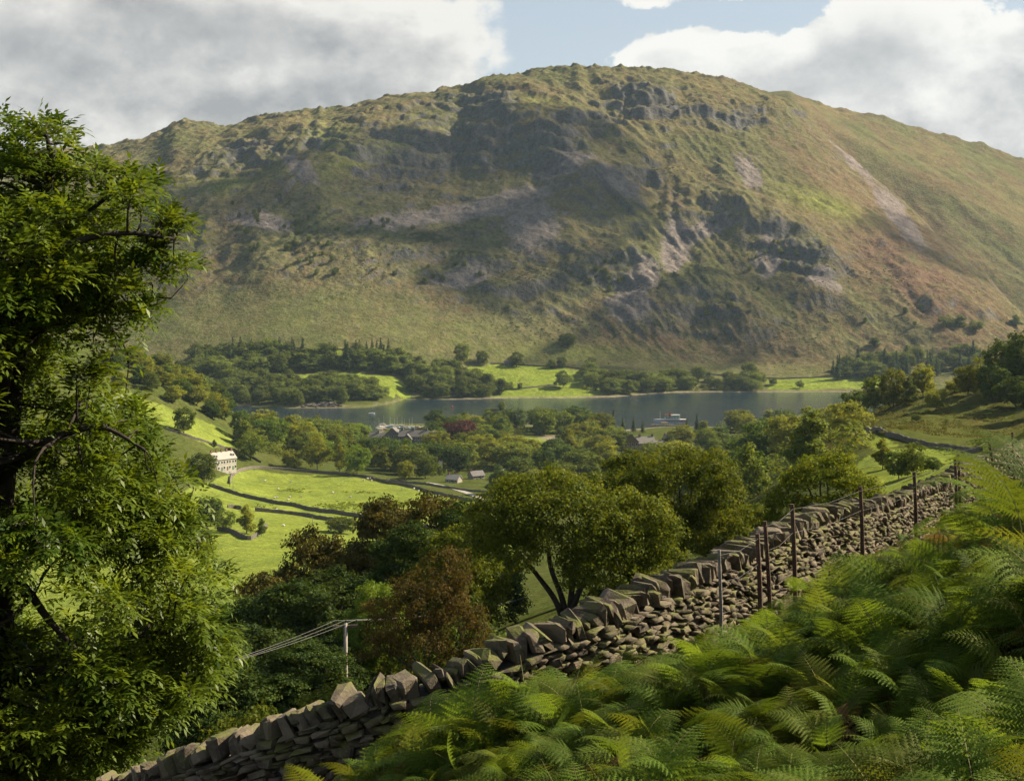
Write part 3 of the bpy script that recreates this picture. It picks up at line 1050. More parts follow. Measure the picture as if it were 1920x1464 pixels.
# ---- unseen clouds towards the sun, placed and sized to shade the fell
m, t, out = new_mat('cloud_vapour')
cv = t.new('ShaderNodeVolumePrincipled')
cv.inputs['Color'].default_value = rgb(1.0, 1.0, 1.0)
cv.inputs['Density'].default_value = .0052
cv.inputs['Anisotropy'].default_value = .4
t.l.new(cv.outputs[0], out.inputs['Volume'])
M['cloud'] = m
for i, (px, py, D, rx, ry, rz, lb) in enumerate([(690, 440, 2300, 270, 150, 120, 'unseen wide flat white cloud shading the left of the fell'), (960, 520, 2180, 130, 90, 80, 'unseen smaller white cloud shading the middle of the fell'),
                                                 (1310, 620, 2080, 120, 80, 100, 'unseen round white cloud shading the rusty foot of the fell'), (1790, 440, 2420, 130, 75, 90, 'unseen long white cloud shading the right flank of the fell')]):
    T = Vector(((px - CX) / F * D, D, (HZ - py) / F * D))
    Cc = T + SUND * ((1500 + 60 * i - T.z) / SUND.z)
    bm = bmesh.new()
    bmesh.ops.create_icosphere(bm, subdivisions=5, radius=1.0)
    co = np.array([v.co for v in bm.verts])
    nn_ = fbm(co[:, 0] * 1.6 + 3.1 * i + co[:, 2], co[:, 1] * 1.6 - co[:, 2], 5)
    for v, n_ in zip(bm.verts, nn_):
        a, b, c_ = v.co
        k_ = 1 + n_ * .75
        v.co = Vector((a * rx * k_, b * ry * k_, (c_ if c_ > 0 else c_ * .35) * rz * (1 + n_)))
    me = bpy.data.meshes.new('cloud')
    bm.to_mesh(me)
    bm.free()
    tag(link('cloud', me, m, None, Cc), lb, 'cloud', 'unseen clouds shading the fell')

# ------------------------------------------------------------------ trees
def unit(v):
    return v / np.maximum(np.linalg.norm(v, axis=-1, keepdims=True), 1e-9)


def leaf_quads(C, N, L, W, rng, fold=0.0):
    """rhombic leaves at C with normals N"""
    n = len(C)
    a = rng.normal(size=(n, 3))
    a = unit(a - (a * N).sum(1, keepdims=True) * N)
    b = np.cross(N, a)
    L = np.broadcast_to(L, (n,))[:, None]
    W = np.broadcast_to(W, (n,))[:, None]
    V = np.stack([C - a * L * .5, C + b * W * .5 + a * L * .06, C + a * L * .5, C - b * W * .5 + a * L * .06], 1)
    return V.reshape(-1, 3), np.arange(n * 4).reshape(n, 4)


def sample_lobes(lobes, n, rng, shell=.62, low=.35):
    L = np.array(lobes, float)
    area = (L[:, 3] * L[:, 4] + L[:, 3] * L[:, 5] + L[:, 4] * L[:, 5])
    k = rng.choice(len(L), n * 3, p=area / area.sum())
    d = unit(rng.normal(size=(n * 3, 3)))
    keep = (d[:, 2] > -.25) | (rng.random(n * 3) < low)
    k, d = k[keep], d[keep]
    r = shell + (1 - shell) * rng.random(len(k)) ** .7
    P = L[k, :3] + d * L[k, 3:6] * r[:, None]
    # thin out what lies deep inside another lobe
    ins = np.zeros(len(P))
    for l in L:
        q = np.sqrt((((P - l[:3]) / l[3:6]) ** 2).sum(1))
        ins = np.maximum(ins, 1 - q)
    ok = (ins < .42) | (rng.random(len(P)) < .12)
    P, d = P[ok][:n], d[ok][:n]
    return P, d


def build_tree(name, lobes, n_clump, per, cr, leaf, seed, trunk_r, fork=.32, stems=None, flat=.6, limbs=26, up=.35, bark=None, lw=.55, shell=.62, low=.35):
    """mesh pair (trunk, crown) for one tree, base at the origin"""
    rng = np.random.default_rng(seed)
    main = lobes
    lobes = list(lobes)
    for l in main:
        for q in range(4):
            v = unit(rng.normal(size=3))
            v[2] = abs(v[2]) * .9 - .15
            f = rng.uniform(.30, .52)
            lobes.append((l[0] + v[0] * l[3] * .8, l[1] + v[1] * l[4] * .8, l[2] + v[2] * l[5] * .85, l[3] * f, l[4] * f, l[5] * f))
    P, d = sample_lobes(lobes, n_clump, rng, shell, low)
    lobes = main
    n = len(P)
    sc = cr * rng.uniform(.5, 1.5, n)
    per_k = np.maximum(3, (per * (sc / cr) ** 2).astype(int))
    idx = np.repeat(np.arange(n), per_k)
    g = rng.normal(size=(len(idx), 3))
    g = unit(g) * (rng.random(len(idx)) ** .5)[:, None]
    g[:, 2] *= flat
    C = P[idx] + g * sc[idx][:, None]
    N = unit(d[idx] * .45 + g * .7 + np.array([0, 0, up]) + rng.normal(size=(len(idx), 3)) * .55)
    ls = leaf * rng.uniform(.7, 1.35, len(idx))
    V, Fq = leaf_quads(C, N, ls, ls * lw, rng)
    tint = np.clip(.5 + (rng.random(n)[idx] - .5) * .7 + (rng.random(len(idx)) - .5) * .6, 0, 1)
    crown = mesh_np(name + '_crown', V, Fq)
    set_attr(crown, 'tint', 'FLOAT', 'FACE', tint)
    # trunk, limbs and branches
    mb = MB()
    L = np.array(lobes, float)
    top = L[:, 2].max() + L[np.argmax(L[:, 2]), 5]
    if stems is None:
        stems = [[(0, 0, -.6), (rng.normal() * .1, rng.normal() * .1, top * fork * .5), (rng.normal() * .25, rng.normal() * .25, top * fork)]]
    ends = []
    for s in stems:
        pts = catmull(s, 5)
        rr = np.linspace(trunk_r * (1.25 if len(stems) == 1 else .8), trunk_r * (.72 if len(stems) == 1 else .38), len(pts))
        rr[0] *= 1.35
        mb.tube(pts, rr, 8)
        ends.append((np.array(s[-1]), rr[-1]))
    nodes = [(e, r) for e, r in ends]
    for l in sorted(lobes, key=lambda q: -q[3]):
        e, r = min(ends, key=lambda q: np.linalg.norm(q[0][:2] - np.array(l[:2])))
        tgt = np.array(l[:3]) + np.array([0, 0, l[5] * .25])
        mid = (e + tgt) / 2 + rng.normal(size=3) * .12 * np.linalg.norm(tgt - e) + np.array([0, 0, .05])
        pts = catmull([e, mid, tgt], 4)
        mb.tube(pts, np.linspace(r * .75, r * .28, len(pts)), 6)
        for q, p in enumerate(pts[2:]):
            nodes.append((p, r * (.6 - .05 * q)))
    NP = np.array([q[0] for q in nodes])
    for i in rng.choice(n, min(limbs, n), replace=False):
        dd = np.linalg.norm(NP - P[i], axis=1) + np.maximum(0, NP[:, 2] - P[i][2]) * 1.5
        j = int(np.argmin(dd))
        a = NP[j]
        mid = (a + P[i]) / 2 + rng.normal(size=3) * .14 * np.linalg.norm(P[i] - a)
        pts = catmull([a, mid, P[i]], 3)
        r0 = min(nodes[j][1], trunk_r * .32)
        mb.tube(pts, np.linspace(r0 * .55, r0 * .12, len(pts)), 5, False)
    trunk = mb.mesh(name + '_trunk', True)
    trunk.materials.append(bark or M['bark'])
    crown.materials.append(None)
    return dict(trunk=trunk, crown=crown, h=top, w=2 * max(abs(L[:, 0]) + L[:, 3]), rng=rng)


def build_conifer(name, h, r, seed, tiers=16, leafs=.85, larch=False):
    rng = np.random.default_rng(seed)
    Cs, Ns, T = [], [], []
    z = h * .12
    while z < h:
        f = 1 - (z - h * .1) / (h * .92)
        rr = r * max(.04, f) ** .8 * rng.uniform(.8, 1.12)
        nb = max(3, int(9 * f + 3))
        a0 = rng.random() * 6.28
        for b in range(nb):
            a = a0 + 6.283 * b / nb + rng.normal() * .2
            l = rr * rng.uniform(.65, 1.1)
            m = max(3, int(l / .32))
            for q in range(m):
                t = (q + rng.random()) / m
                c = np.array([math.cos(a) * l * t, math.sin(a) * l * t, z - l * t * .28 + rng.normal() * .12])
                Cs.append(c + rng.normal(size=3) * .16)
                Ns.append(np.array([math.cos(a) * .5, math.sin(a) * .5, .8]) + rng.normal(size=3) * .45)
                T.append(rng.random())
        z += h / tiers / 2 * rng.uniform(.7, 1.3)
    Cs, Ns = np.array(Cs), unit(np.array(Ns))
    ls = leafs * rng.uniform(.7, 1.4, len(Cs))
    V, Fq = leaf_quads(Cs, Ns, ls * 1.3, ls * .6, rng)
    crown = mesh_np(name + '_crown', V, Fq)
    set_attr(crown, 'tint', 'FLOAT', 'FACE', np.array(T))
    mb = MB()
    mb.tube([(0, 0, -.6), (0, 0, h * .4), (0, 0, h * .97)], [h * .016, h * .011, .03], 6)
    trunk = mb.mesh(name + '_trunk', True)
    trunk.materials.append(M['bark_far'])
    crown.materials.append(None)
    return dict(trunk=trunk, crown=crown, h=h, w=2 * r)


def plant(proto, name, loc, h, w, mat, label, cat='tree', group=None, rz=None):
    s = h / proto['h']
    sw = w / proto['w'] if w else s
    rz = random.uniform(0, 6.28) if rz is None else rz
    e = empty(name, loc, rz, (sw, sw, s))
    tag(e, label, cat, group)
    link('trunk', proto['trunk'], None, e)
    c = link('crown', proto['crown'], None, e)
    c.material_slots[0].link = 'OBJECT'
    c.material_slots[0].material = mat
    return e


M['oak'] = leaf_mat('oak_leaves', (.040, .066, .008), (.150, .175, .020), .38, .12, .5, .12)
M['sycamore'] = leaf_mat('sycamore_leaves', (.065, .105, .012), (.185, .215, .022), .42, .12, .55, .15)
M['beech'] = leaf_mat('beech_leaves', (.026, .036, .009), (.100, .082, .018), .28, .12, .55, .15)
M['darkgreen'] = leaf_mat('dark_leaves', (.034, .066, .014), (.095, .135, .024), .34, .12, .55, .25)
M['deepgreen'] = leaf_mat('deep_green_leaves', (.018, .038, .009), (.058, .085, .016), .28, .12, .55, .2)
M['copper'] = leaf_mat('russet_leaves', (.042, .048, .013), (.120, .080, .026), .32, .1, .6, .1)
M['purple'] = leaf_mat('purple_leaves', (0.049, 0.021, 0.02275), (0.105, 0.042, 0.042), .25, .12, .6, .1)
M['bright'] = leaf_mat('fresh_leaves', (0.07875, 0.14, 0.021), (0.1663, 0.2363, 0.0315), .38, .12, .55, .12)
M['wood'] = leaf_mat('mixed_leaves', (.046, .084, .014), (.160, .190, .030), .36, .12, .6, .32, (.19, .205, .032))
M['lime'] = leaf_mat('yellowing_leaves', (.095, .125, .016), (.25, .26, .030), .40, .12, .6, .2)
M['conifer'] = leaf_mat('conifer_needles', (.026, .048, .018), (.080, .105, .030), .15, .1, .65, .25)
M['larch'] = leaf_mat('larch_needles', (0.07875, 0.091, 0.0315), (0.1663, 0.1575, 0.0525), .2, .12, .65, .25)
M['farwood'] = leaf_mat('far_leaves', (.055, .092, .024), (.175, .205, .046), .36, .1, .6, .35)
M['scrub'] = leaf_mat('juniper', (0.028, 0.0455, 0.01925), (0.0665, 0.0875, 0.0315), .15, .12, .65, .2)


def rand_lobes(rng, h, w, kind):
    """crown lobes for a tree h high and w wide"""
    out = []
    R = w / 2
    if kind == 'round':
        out.append((0, 0, h * .60, R * .78, R * .78, h * .36))
        for k in range(7):
            a = rng.random() * 6.28
            rr = R * rng.uniform(.42, .62)
            out.append((math.cos(a) * rr, math.sin(a) * rr, h * rng.uniform(.36, .76), R * rng.uniform(.34, .5), R * rng.uniform(.34, .5), h * rng.uniform(.14, .22)))
    elif kind == 'tall':
        for k in range(9):
            t = k / 8
            a = rng.random() * 6.28
            rr = R * .5 * (1 - t * .8)
            out.append((math.cos(a) * rr, math.sin(a) * rr, h * (.2 + .67 * t), R * (.62 - .3 * t), R * (.62 - .3 * t), h * .14))
    else:   # spreading
        out.append((0, 0, h * .62, R * .6, R * .6, h * .3))
        for k in range(9):
            a = 6.28 * k / 9 + rng.normal() * .2
            rr = R * rng.uniform(.5, .68)
            out.append((math.cos(a) * rr, math.sin(a) * rr, h * rng.uniform(.38, .66), R * rng.uniform(.3, .42), R * rng.uniform(.3, .42), h * rng.uniform(.13, .2)))
        out.append((R * .1, 0, h * .82, R * .4, R * .4, h * .17))
    if kind != 'tall':
        for k in range(6):
            a = 6.28 * k / 6 + rng.normal() * .3
            rr = R * rng.uniform(.35, .6)
            out.append((math.cos(a) * rr, math.sin(a) * rr, h * rng.uniform(.22, .32), R * rng.uniform(.32, .45), R * rng.uniform(.32, .45), h * rng.uniform(.13, .18)))
    return out


_r = np.random.default_rng(8)
FARP = []
for i, (kd, h_, w_) in enumerate([('round', 12, 11), ('round', 13, 10), ('tall', 14, 8.5), ('spread', 12, 13), ('spread', 11, 11), ('tall', 13, 7.5), ('round', 10, 11)]):
    FARP.append(build_tree('far_tree', rand_lobes(_r, h_, w_, kd), 300, 17, .95, .52, 40 + i, .2, .15, limbs=14, bark=M['bark_far'], low=.6, lw=.7, up=.45))
CONP = [build_conifer('conifer', 20, 3.6, 61), build_conifer('conifer', 22, 3.0, 62, 20), build_conifer('conifer', 18, 4.4, 63, 13)]
BUSHP = [build_tree('bush', [(0, 0, .9, 1.3, 1.3, 1.0), (.8, .2, .7, .9, .8, .7), (-.7, -.3, .8, .9, .9, .8)], 150, 14, .36, .17, 70 + i, .06, .25, limbs=8, bark=M['bark_far'], low=.8) for i in range(2)]

# ---- trees just below the wall
G = (M, )


def px_tree(px, D):
    return at(px, D)


EXTRA_TRIS = 0
oakA = build_tree('oak', [(0.3, 0, 6.0, 4.6, 4.2, 2.5), (-3.4, 0, 5.5, 2.5, 3, 2.2), (-1.4, .3, 7.3, 3.0, 3, 1.6), (3.7, .4, 5.0, 2.9, 3, 2.7), (5.0, 0, 3.3, 1.6, 2, 1.9), (2.4, -1.6, 3.4, 2.4, 2, 2.1), (-4.7, -.4, 4.2, 1.3, 1.6, 1.3), (1.2, -2.2, 5.2, 2.6, 1.8, 2.0), (-2, -2.2, 6, 2, 1.5, 1.6), (4.2, -1.2, 2.0, 1.6, 1.4, 1.2), (3.2, -1.8, 1.9, 1.9, 1.4, 1.4), (1.2, -2.4, 3.9, 2.2, 1.4, 1.6), (-3.0, -1.5, 4.6, 2.0, 1.6, 1.5), (2.0, 1.6, 2.6, 2.6, 1.8, 1.8)],
                  1250, 54, .55, .16, 21, .27, stems=[[(0, 0, -1), (-.5, 0, 1.0), (-1.6, .2, 2.6), (-3.2, 0, 4.6)], [(0, 0, -1), (-.2, .1, 1.2), (-.9, .2, 3.2), (-1.1, 0, 5.4)], [(0.1, 0, -1), (.5, 0, 1.2), (1.4, -.1, 3), (2.6, .2, 4.4)], [(0, 0, -1), (.3, .2, 1.6), (.5, .4, 3.6), (.6, .3, 5.4)]], limbs=90, low=.2, lw=.6)
oakB = build_tree('oak', [(0, 0, 6.9, 4.4, 4.2, 2.8), (-3, 0, 5.6, 2.7, 2.6, 2.4), (3.1, 0, 5.0, 2.5, 2.5, 2.8), (1, 0, 3.0, 3.6, 3, 2.4), (-1.5, -1.5, 4, 2.5, 2.4, 2.2), (1.2, -1.0, 8.3, 2.4, 2, 1.4), (3.6, -.5, 3, 1.9, 1.9, 2)], 1050, 52, .6, .175, 22, .24, .15, limbs=60, lw=.6)
sycC = build_tree('sycamore', [(.4, 0, 5.0, 3.0, 2.8, 1.9), (-2.6, 0, 3.1, 1.7, 1.7, 1.3), (2.7, 0, 3.8, 1.9, 2, 1.8), (.2, -1, 2.9, 2.2, 2, 1.4), (-1.4, .4, 4.6, 1.6, 1.6, 1.2), (3.4, 0, 2.4, 1.4, 1.5, 1.2), (-3.6, 0, 2.2, .9, 1.0, .9), (1.2, 0, 6.2, 1.4, 1.3, 1.0)], 560, 40, .55, .18, 23, .15, .2, limbs=80, low=.3, lw=.62, shell=.45)
bee1 = build_tree('beech', rand_lobes(np.random.default_rng(5), 15, 12, 'spread') + [(1, 0, 13, 2.6, 2.6, 1.7), (-2.5, .5, 11.5, 2.4, 2.4, 2)], 1150, 46, .85, .29, 24, .3, .12, limbs=50, lw=.6, flat=.4, low=.6)
bee2 = build_tree('beech', rand_lobes(np.random.default_rng(15), 14, 11, 'round'), 1000, 46, .85, .29, 25, .28, .12, limbs=50, lw=.6, flat=.5, low=.7)
russ = build_tree('russet', [(0, 0, 4.4, 2.2, 2.1, 1.5), (1.3, 0, 5.3, 1.3, 1.3, 1.3), (-1.8, 0, 3.2, 1.6, 1.6, 1.3), (1.9, 0, 3.0, 1.7, 1.7, 1.5), (-.2, -.8, 2.3, 1.9, 1.6, 1.3), (-2.6, 0, 2.0, 1.1, 1.1, .9), (2.8, 0, 1.7, 1.0, 1, 1)], 560, 36, .42, .13, 26, .1, .12, limbs=110, low=.4, shell=.4)

plant(oakA, 'oak_tree', px_tree(1062, 92), oakA['h'], oakA['w'], M['oak'], 'broad many-stemmed oak just below the dry stone wall, field showing between its stems', rz=0)
plant(oakB, 'oak_tree', px_tree(1272, 124), 10.9, 11.4, M['oak'], 'dark round oak standing behind the many-stemmed oak, along the wall', rz=0)
plant(sycC, 'sycamore_tree', px_tree(1540, 118), 7.6, 9.4, M['sycamore'], 'airy yellow-green tree beside the bend of the dry stone wall', rz=0)
plant(russ, 'rowan_tree', px_tree(798, 76), 7.1, 6.3, M['copper'], 'small russet brown tree between the wall and the dark beeches', rz=0)
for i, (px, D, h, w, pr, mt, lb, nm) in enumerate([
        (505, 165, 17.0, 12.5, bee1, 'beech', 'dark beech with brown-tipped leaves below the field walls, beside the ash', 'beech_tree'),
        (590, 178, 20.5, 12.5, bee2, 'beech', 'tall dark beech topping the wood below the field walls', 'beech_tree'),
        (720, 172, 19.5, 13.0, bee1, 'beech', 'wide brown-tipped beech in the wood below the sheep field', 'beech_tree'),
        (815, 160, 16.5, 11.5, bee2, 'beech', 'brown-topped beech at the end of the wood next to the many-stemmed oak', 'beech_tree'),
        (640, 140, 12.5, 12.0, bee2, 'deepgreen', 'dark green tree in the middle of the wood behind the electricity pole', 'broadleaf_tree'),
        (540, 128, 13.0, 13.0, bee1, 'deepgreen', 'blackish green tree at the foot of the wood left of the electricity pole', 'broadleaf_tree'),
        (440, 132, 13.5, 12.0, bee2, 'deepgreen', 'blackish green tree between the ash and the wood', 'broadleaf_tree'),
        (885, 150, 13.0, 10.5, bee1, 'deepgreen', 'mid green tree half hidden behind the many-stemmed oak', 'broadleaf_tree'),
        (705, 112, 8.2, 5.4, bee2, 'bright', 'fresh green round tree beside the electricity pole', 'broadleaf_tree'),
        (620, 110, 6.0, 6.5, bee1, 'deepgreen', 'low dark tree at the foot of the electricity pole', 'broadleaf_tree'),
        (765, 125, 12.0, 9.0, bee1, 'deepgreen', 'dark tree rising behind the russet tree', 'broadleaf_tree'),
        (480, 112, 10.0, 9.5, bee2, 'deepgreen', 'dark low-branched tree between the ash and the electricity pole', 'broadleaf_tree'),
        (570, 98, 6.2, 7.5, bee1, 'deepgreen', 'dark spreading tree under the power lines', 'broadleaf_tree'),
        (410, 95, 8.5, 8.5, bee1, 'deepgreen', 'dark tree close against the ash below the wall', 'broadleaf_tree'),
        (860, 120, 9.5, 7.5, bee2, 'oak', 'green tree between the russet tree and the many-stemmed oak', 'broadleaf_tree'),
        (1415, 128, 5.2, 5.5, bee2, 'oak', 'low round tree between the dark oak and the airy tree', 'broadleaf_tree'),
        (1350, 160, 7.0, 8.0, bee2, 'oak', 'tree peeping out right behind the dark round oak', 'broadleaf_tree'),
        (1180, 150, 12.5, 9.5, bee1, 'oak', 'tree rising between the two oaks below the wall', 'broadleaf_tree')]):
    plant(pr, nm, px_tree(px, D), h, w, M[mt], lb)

for i in range(26):
    px = random.uniform(380, 900)
    D = random.uniform(78, 112)
    plant(BUSHP[i % 2], 'bush', at(px, D), random.uniform(1.6, 3.2), random.uniform(3, 5.5), M[['darkgreen', 'oak', 'darkgreen'][i % 3]], 'bush in the undergrowth between the wall and the wood', 'bush', 'bushes below the wall')
for i, (px, py, hp, wp) in enumerate([(1600, 836, 16, 26), (1632, 826, 12, 20), (1665, 816, 12, 24), (1585, 862, 26, 34), (1720, 832, 8, 14), (1770, 806, 7, 12), (1690, 806, 8, 14), (1835, 835, 8, 16), (1560, 880, 24, 40), (1775, 790, 6, 10), (1800, 800, 7, 12), (1850, 790, 6, 12), (1740, 775, 7, 12)]):
    P = ray(px, py, 200)
    plant(BUSHP[i % 2], 'bush', P, hp * P[1] / F, wp * P[1] / F, M['wood'], 'low bush on the bracken foot of the right spur', 'bush', 'bushes on the right spur')
# ---- valley trees told apart one by one: (px, py of foot, height px, width px, material, prototype, label)
SOLO = [
    (470, 862, 56, 60, 'wood', 3, 'broad oak standing in the rough grass beside the white cottages'),
    (452, 828, 56, 40, 'darkgreen', 0, 'dark round tree where the left hill meets the lake'),
    (550, 880, 36, 46, 'wood', 6, 'low olive tree at the upper wall of the sheep field, beside tall trees'),
    (595, 881, 72, 58, 'lime', 3, 'tall spreading tree at the upper wall of the sheep field'),
    (637, 884, 62, 36, 'lime', 2, 'upright yellow-green tree at the upper wall of the sheep field'),
    (669, 892, 62, 54, 'bright', 3, 'bright green oak with a bare trunk at the upper wall of the sheep field'),
    (722, 884, 42, 42, 'wood', 1, 'rounded tree behind the wall corner of the sheep field'),
    (760, 900, 34, 32, 'lime', 0, 'small yellowish tree between the sheep field and the bungalows'),
    (797, 897, 42, 44, 'wood', 0, 'round green tree beside the bungalows'),
    (865, 838, 48, 64, 'purple', 6, 'purple copper beech among the green trees of the village'),
    (820, 838, 26, 42, 'darkgreen', 6, 'round green tree between the grey hotel and the purple beech'),
    (345, 812, 46, 42, 'wood', 0, 'dark tree alone on the green slope of the left hill'),
    (380, 905, 52, 56, 'wood', 0, 'bushy tree in front of the white cottages'),
    (402, 838, 14, 12, 'darkgreen', 2, 'little dark tree behind the roof of the white cottages'),
    (420, 995, 42, 44, 'wood', 3, 'bushy tree at the broken wall below the sheep field'),
    (462, 1000, 55, 42, 'lime', 2, 'pale upright tree at the corner of the lower field wall'),
    (395, 985, 48, 50, 'darkgreen', 0, 'dark bushy tree beside the broken field wall'),
    (490, 1005, 34, 24, 'wood', 2, 'narrow tree at the end of the lower field wall'),
    (640, 1000, 30, 62, 'wood', 6, 'round pale bush below the long field wall'),
    (1685, 898, 52, 58, 'darkgreen', 6, 'dome-shaped dark tree in front of the right-hand meadow'),
    (1712, 892, 66, 70, 'wood', 3, 'wide tree behind the dome-shaped tree at the right-hand meadow'),
    (1655, 880, 58, 46, 'lime', 2, 'pale slender tree left of the right-hand meadow'),
    (1750, 884, 28, 40, 'darkgreen', 4, 'low bushy tree at the edge of the right-hand meadow'),
    (1640, 775, 66, 56, 'wood', 1, 'round tree at the left foot of the right spur'),
    (1675, 765, 70, 56, 'wood', 0, 'tall leafy tree on the left end of the right spur'),
    (1605, 790, 56, 52, 'darkgreen', 6, 'dark tree low on the left end of the right spur'),
    (1730, 745, 58, 52, 'lime', 1, 'yellowish tree on the crest of the right spur'),
    (1705, 758, 52, 40, 'wood', 2, 'leafy tree just below the crest of the right spur'),
    (1755, 770, 40, 44, 'wood', 6, 'single round tree on the bracken of the right spur'),
    (1790, 735, 20, 36, 'lime', 6, 'low pale tree on the crest of the right spur'),
    (1718, 790, 13, 22, 'wood', 6, 'small round bush alone on the open bracken of the right spur'),
    (1840, 735, 70, 60, 'lime', 3, 'yellow-green tree at the edge of the wood on the right spur'),
    (1880, 735, 90, 70, 'darkgreen', 0, 'dark tree in the wood on the right spur'),
    (1925, 730, 105, 80, 'darkgreen', 1, 'tallest dark tree of the wood on the right spur'),
    (1905, 765, 62, 80, 'darkgreen', 4, 'spreading tree at the lower edge of the wood on the right spur'),
    (1815, 742, 52, 50, 'wood', 0, 'middling tree at the near edge of the wood on the right spur'),
    (1860, 752, 66, 60, 'darkgreen', 6, 'round dark tree in front of the larch on the right spur'),
    (1895, 720, 84, 66, 'darkgreen', 2, 'narrow dark tree behind the larch on the right spur'),
    (1945, 775, 60, 80, 'darkgreen', 6, 'low dark tree at the foot of the wood on the right spur'),
    (1965, 745, 110, 90, 'darkgreen', 3, 'great dark tree closing the wood on the right spur'),
]


def plant_px(px, py, hp, wp, mat, pi, label, group=None, name='broadleaf_tree'):
    P = ray(px, py)
    k = P[1] / F
    plant(FARP[pi], name, P, hp * k, wp * k, M[mat], label, group=group)
    return P


LANDMARKS = [(415, 'the white cottages'), (560, 'the sheep field'), (680, 'the sheep field corner'), (752, 'the grey hotel'), (822, 'the white pavilion'), (868, 'the purple beech'), (915, 'the bungalows'), (1000, 'the small bright meadow'), (1100, 'the lake edge conifers'),
             (1190, 'the reddish lodge'), (1256, 'the steamer pier'), (1337, 'the lakeside hut'), (1450, 'the airy yellow-green tree'), (1560, 'the right spur'), (1640, 'the right-hand meadow')]
FARMARKS = [(350, 'the left hill'), (450, 'the conifer stand'), (540, 'the bay'), (605, 'the rock outcrop'), (690, 'the long lake meadow'), (760, 'the meadow strip'), (850, 'the wooded point'), (930, 'the stone barn'), (1050, 'the bright far meadow'), (1195, 'the tiny white cottages'), (1330, 'the rusty slope'), (1430, 'the far grassland'),
            (1600, 'the grassland end'), (1700, 'the fell foot screes'), (1800, 'the right spur')]
TONE = {'wood': 'mid green', 'lime': 'yellow-green', 'darkgreen': 'dark green', 'bright': 'fresh green', 'farwood': 'hazy green', 'conifer': 'dark'}
SHAPE = ['round', 'domed', 'upright', 'spreading', 'wide', 'narrow', 'squat']


def describe(what, mat, pi, x, y, marks, where, size=None):
    px = x / y * F + CX
    mk = min(marks, key=lambda q: abs(q[0] - px))[1]
    return '%s%s %s %s %s, near %s' % (size + ' ' if size else '', TONE[mat], SHAPE[pi] if pi is not None else 'pointed', what, where, mk)


TAKEN = []
for a in SOLO:
    P = plant_px(*a)
    TAKEN.append((P[0], P[1], a[3] * P[1] / F * .35))
P = ray(1868, 712)
plant(CONP[1], 'larch_tree', P, 78 * P[1] / F, 26 * P[1] / F, M['larch'], 'thin pointed larch above the wood on the right spur')


def scatter(poly, n, spacing, avoid=(), d0=60.0, seed=1, wobble=0):
    rng = np.random.default_rng(seed)
    W = np.array(polyw(poly, d0))
    lo, hi = W.min(0), W.max(0)
    pts = []
    for _ in range(n * 60):
        p = lo + (hi - lo) * rng.random(2)
        if not inpoly(p[0], p[1], W) or any(inpoly(p[0], p[1], a) for a in avoid):
            continue
        if any((p[0] - q[0]) ** 2 + (p[1] - q[1]) ** 2 < spacing ** 2 for q in pts):
            continue
        if any((p[0] - q[0]) ** 2 + (p[1] - q[1]) ** 2 < max(q[2], spacing * .7) ** 2 for q in TAKEN):
            continue
        pts.append((p[0], p[1]))
        if len(pts) >= n:
            break
    pts = np.array(pts)
    z = H(pts[:, 0], pts[:, 1])
    ok = z > LAKE_Z + .3
    return np.column_stack([pts, z])[ok], rng


CLEAR = [polyw(p) for p in (
    [(940, 815), (1055, 815), (1060, 858), (940, 860)], [(684, 868), (690, 805), (805, 800), (808, 868)], [(1152, 885), (1160, 800), (1245, 800), (1262, 885)], [(805, 842), (812, 826), (835, 826), (840, 842)],
    [(690, 812), (700, 788), (800, 785), (800, 806)], [(836, 940), (845, 888), (905, 880), (960, 874), (965, 920)], [(820, 882), (825, 856), (850, 856), (852, 886)], [(768, 886), (772, 860), (800, 860), (802, 886)], [(1080, 868), (1085, 842), (1118, 842), (1120, 868)], [(1262, 862), (1266, 838), (1300, 838), (1302, 862)], [(1300, 872), (1305, 850), (1335, 850), (1336, 872)], [(1325, 826), (1330, 808), (1350, 808), (1350, 826)], [(1230, 815), (1240, 790), (1300, 790), (1300, 812)])]
VILLAGE = 'trees around the lakeside village'
for poly, n, sp, sd, hr, mats, lab, grp in [
    ([(440, 838), (450, 824), (560, 819), (640, 826), (690, 838), (800, 852), (820, 880), (770, 898), (690, 870), (560, 862), (500, 850)], 52, 8.5, 3, (12, 20), ['wood', 'wood', 'darkgreen', 'lime', 'bright', 'wood'],
     'in the lakeside wood', 'trees between the sheep field and the lake'),
    ([(800, 806), (1000, 803), (1130, 802), (1230, 806), (1250, 850), (1270, 880), (1130, 905), (1000, 935), (890, 930), (820, 895), (800, 850)], 88, 9.0, 4, (12, 19), ['wood', 'wood', 'darkgreen', 'wood', 'lime', 'darkgreen'],
     'in the village', VILLAGE),
    ([(1265, 812), (1340, 806), (1500, 798), (1570, 800), (1600, 815), (1640, 845), (1600, 885), (1480, 910), (1400, 940), (1300, 940), (1230, 905)], 78, 9.0, 5, (12, 19), ['wood', 'lime', 'darkgreen', 'wood', 'wood'],
     'in the valley wood', 'trees at the foot of the right spur')]:
    pts, rng = scatter(poly, n, sp, CLEAR, 300, sd)
    for p in pts:
        h = rng.uniform(*hr)
        pi = rng.integers(len(FARP))
        pr = FARP[pi]
        mt = mats[rng.integers(len(mats))]
        plant(pr, 'broadleaf_tree', p, h, h * rng.uniform(1.15, 1.5) * (pr['w'] / pr['h']), M[mt], describe('tree', mt, pi, p[0], p[1], LANDMARKS, lab), group=grp)
UNDER = []
